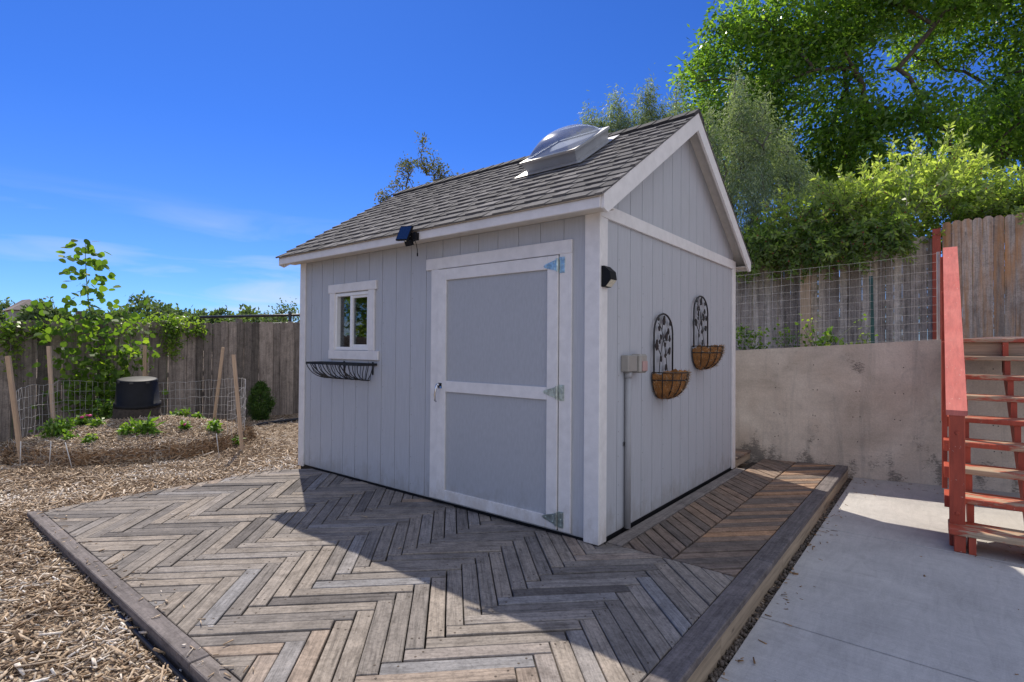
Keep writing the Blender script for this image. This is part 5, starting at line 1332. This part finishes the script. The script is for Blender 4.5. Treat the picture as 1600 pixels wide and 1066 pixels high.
# weeds on the retaining wall
def weed(x, y, r, h, n, label, seed, big=False):
    rs_ = np.random.RandomState(seed); z = 1.25
    P = np.column_stack([x + rs_.normal(0, r * .6, n), y + rs_.uniform(-.06, .12, n), z + h * rs_.uniform(.1, 1, n)])
    leafy('wall_weed', label, 'plant', P, 5, .04, (.04, .07) if not big else (.09, .13), (.03, .045) if not big else (.06, .09), 'leaf_bed' if big else 'leaf_vine', (x, y, z), seed, group='weeds on the retaining wall', stems=[[(x, y, z - .04), ((x + p[0]) / 2, y, (z + p[2]) / 2), tuple(p)] for p in P[:8]])
weed(-.15, 4.1, .22, .30, 40, 'low leafy weed on the wall beside the rear shed corner', 1)
weed(.38, 4.2, .20, .33, 16, 'thin weed in front of the fresh tan post', 2)
weed(.72, 4.25, .08, .24, 10, 'bright broad-leaved weed on the wall top right of the tan post', 3, True)
weed(.62, 4.22, .3, .42, 12, 'straggly branching weed above the retaining wall', 5)
weed(1.08, 4.4, .06, .26, 8, 'small weed at the foot of the green steel stake', 4)

# ------------------------------------------------------------------ far background
def far_tree(x, y, r, h, label, seed, zb=-.1, sq=1.0, n=150):
    z = h * .55
    tree('background_tree', (x, y, zb), (x, y, h * .35), [((x, y, h * .62), (r, r, h * .38)), ((x + r * .5, y + r * .3, h * .5), (r * .8, r * .8, h * .32)), ((x - r * .5, y - r * .4, h * .48), (r * .8, r * .8, h * .3))],
         label, 'tree', 'leaf_far', n, 26, .28, (.35, .6), (.22, .4), .25, seed=seed, group='trees far beyond the left fence', droop=0)
C3 = Vector((1.75, -3.104, 0))
def polar(u, dist):      # ground point at a bearing given by image column, used only to lay out the far skyline
    d = (fw + rt * ((u - 800) / 832.6)); return C3 + d * dist
for i, (u, dist, r, h, lb) in enumerate(((14, 78, 3.0, 7.9, 'dark tree behind the far brown-roofed house at the left edge'), (66, 54, 1.7, 5.9, 'tree immediately right of the far brown-roofed house'), (95, 62, 2.4, 5.4, 'low tree far behind the sapling, left part'), (152, 62, 2.2, 5.6, 'low tree far behind the sapling, right part'),
        (228, 54, 3.4, 5.6, 'broad round tree far beyond the middle of the left fence'), (300, 62, 2.9, 4.9, 'rounded low tree just right of the vine-covered fence'), (345, 64, 2.4, 4.8, 'small round tree in the gap of the distant row'), (388, 62, 3.2, 4.9, 'rounded low tree above the fence left of the metal rail'), (425, 66, 2.6, 4.3, 'low hedge-like tree behind the metal rail'))):
    p = polar(u, dist); far_tree(p.x, p.y, r * .85, h + (.55 if u > 200 else -.35), lb, 100 + i)
p = polar(450, 26); tree('background_tree', (p.x, p.y, -.1), (p.x, p.y, 1.5), [((p.x, p.y, 2.5), (.8, .8, .85)), ((p.x + .5, p.y + .4, 2.0), (.7, .7, .6))], 'thin airy tree beside the left eave of the shed above the metal rail', 'tree', 'leaf_far', 90, 16, .16, (.10, .18), (.06, .1), .08, 'bark_grey', seed=131, group='trees far beyond the left fence')
# tree seen only mirrored in the window
tree('garden_tree', (-11.5, -8.4, -.1), (-11.5, -8.4, 1.4), [((-11.5, -8.4, 3.6), (2.0, 2.6, 1.9)), ((-11.0, -6.9, 2.6), (1.4, 1.6, 1.5))], 'leafy green tree beyond the fence reflected in the shed window', 'tree', 'leaf_vine', 420, 26, .2, (.12, .2), (.07, .11), .14, seed=77)
# house far left
p = polar(38, 57)
hs_ = thing('brown_roofed_house', (p.x, p.y, 0), 'distant house with a brown hipped roof at the far left skyline', 'house')
q = MB(); q.box(p.x - 2.2, p.x + 2.2, p.y - 1.2, p.y + 1.2, -.1, 4.85); q.build('wall', 'wall_far', hs_)
q = MB(); b = q.pts([(p.x - 2.5, p.y - 1.5, 4.86), (p.x + 2.5, p.y - 1.5, 4.86), (p.x + 2.5, p.y + 1.5, 4.86), (p.x - 2.5, p.y + 1.5, 4.86), (p.x - 1.0, p.y - .1, 6.1), (p.x + 1.0, p.y + .2, 6.1)])
for f in ((3, 2, 1, 0), (0, 1, 5, 4), (1, 2, 5), (2, 3, 4, 5), (3, 0, 4)): q.face([b + k for k in f])
q.build('roof', 'roof_far', hs_)
q = MB(); q.box(p.x + 2.201, p.x + 2.26, p.y - .7, p.y - .1, 3.6, 4.5); q.build('window', 'solar_cell', hs_)
# metal rail beyond the fence
mr_ = thing('metal_rail', (-11.6, 4.0, -.1), 'dark metal pipe rail fence standing beyond the left wooden fence', 'rail fence')
q = MB(); q.tube([(-13.2, 2.6, 2.03), (-10.2, 5.4, 2.17)], .035, 8); q.tube([(-13.2, 2.6, 1.82), (-10.2, 5.4, 1.95)], .03, 8); q.build('rail', 'black_metal', mr_, True)
for k in (.56, .95):
    x, y = -13.2 + 3 * k, 2.6 + 2.8 * k
    q = MB(); q.tube([(x, y, -.1), (x, y, 2.2)], .045, 8); q.build('post', 'black_metal', mr_, True)
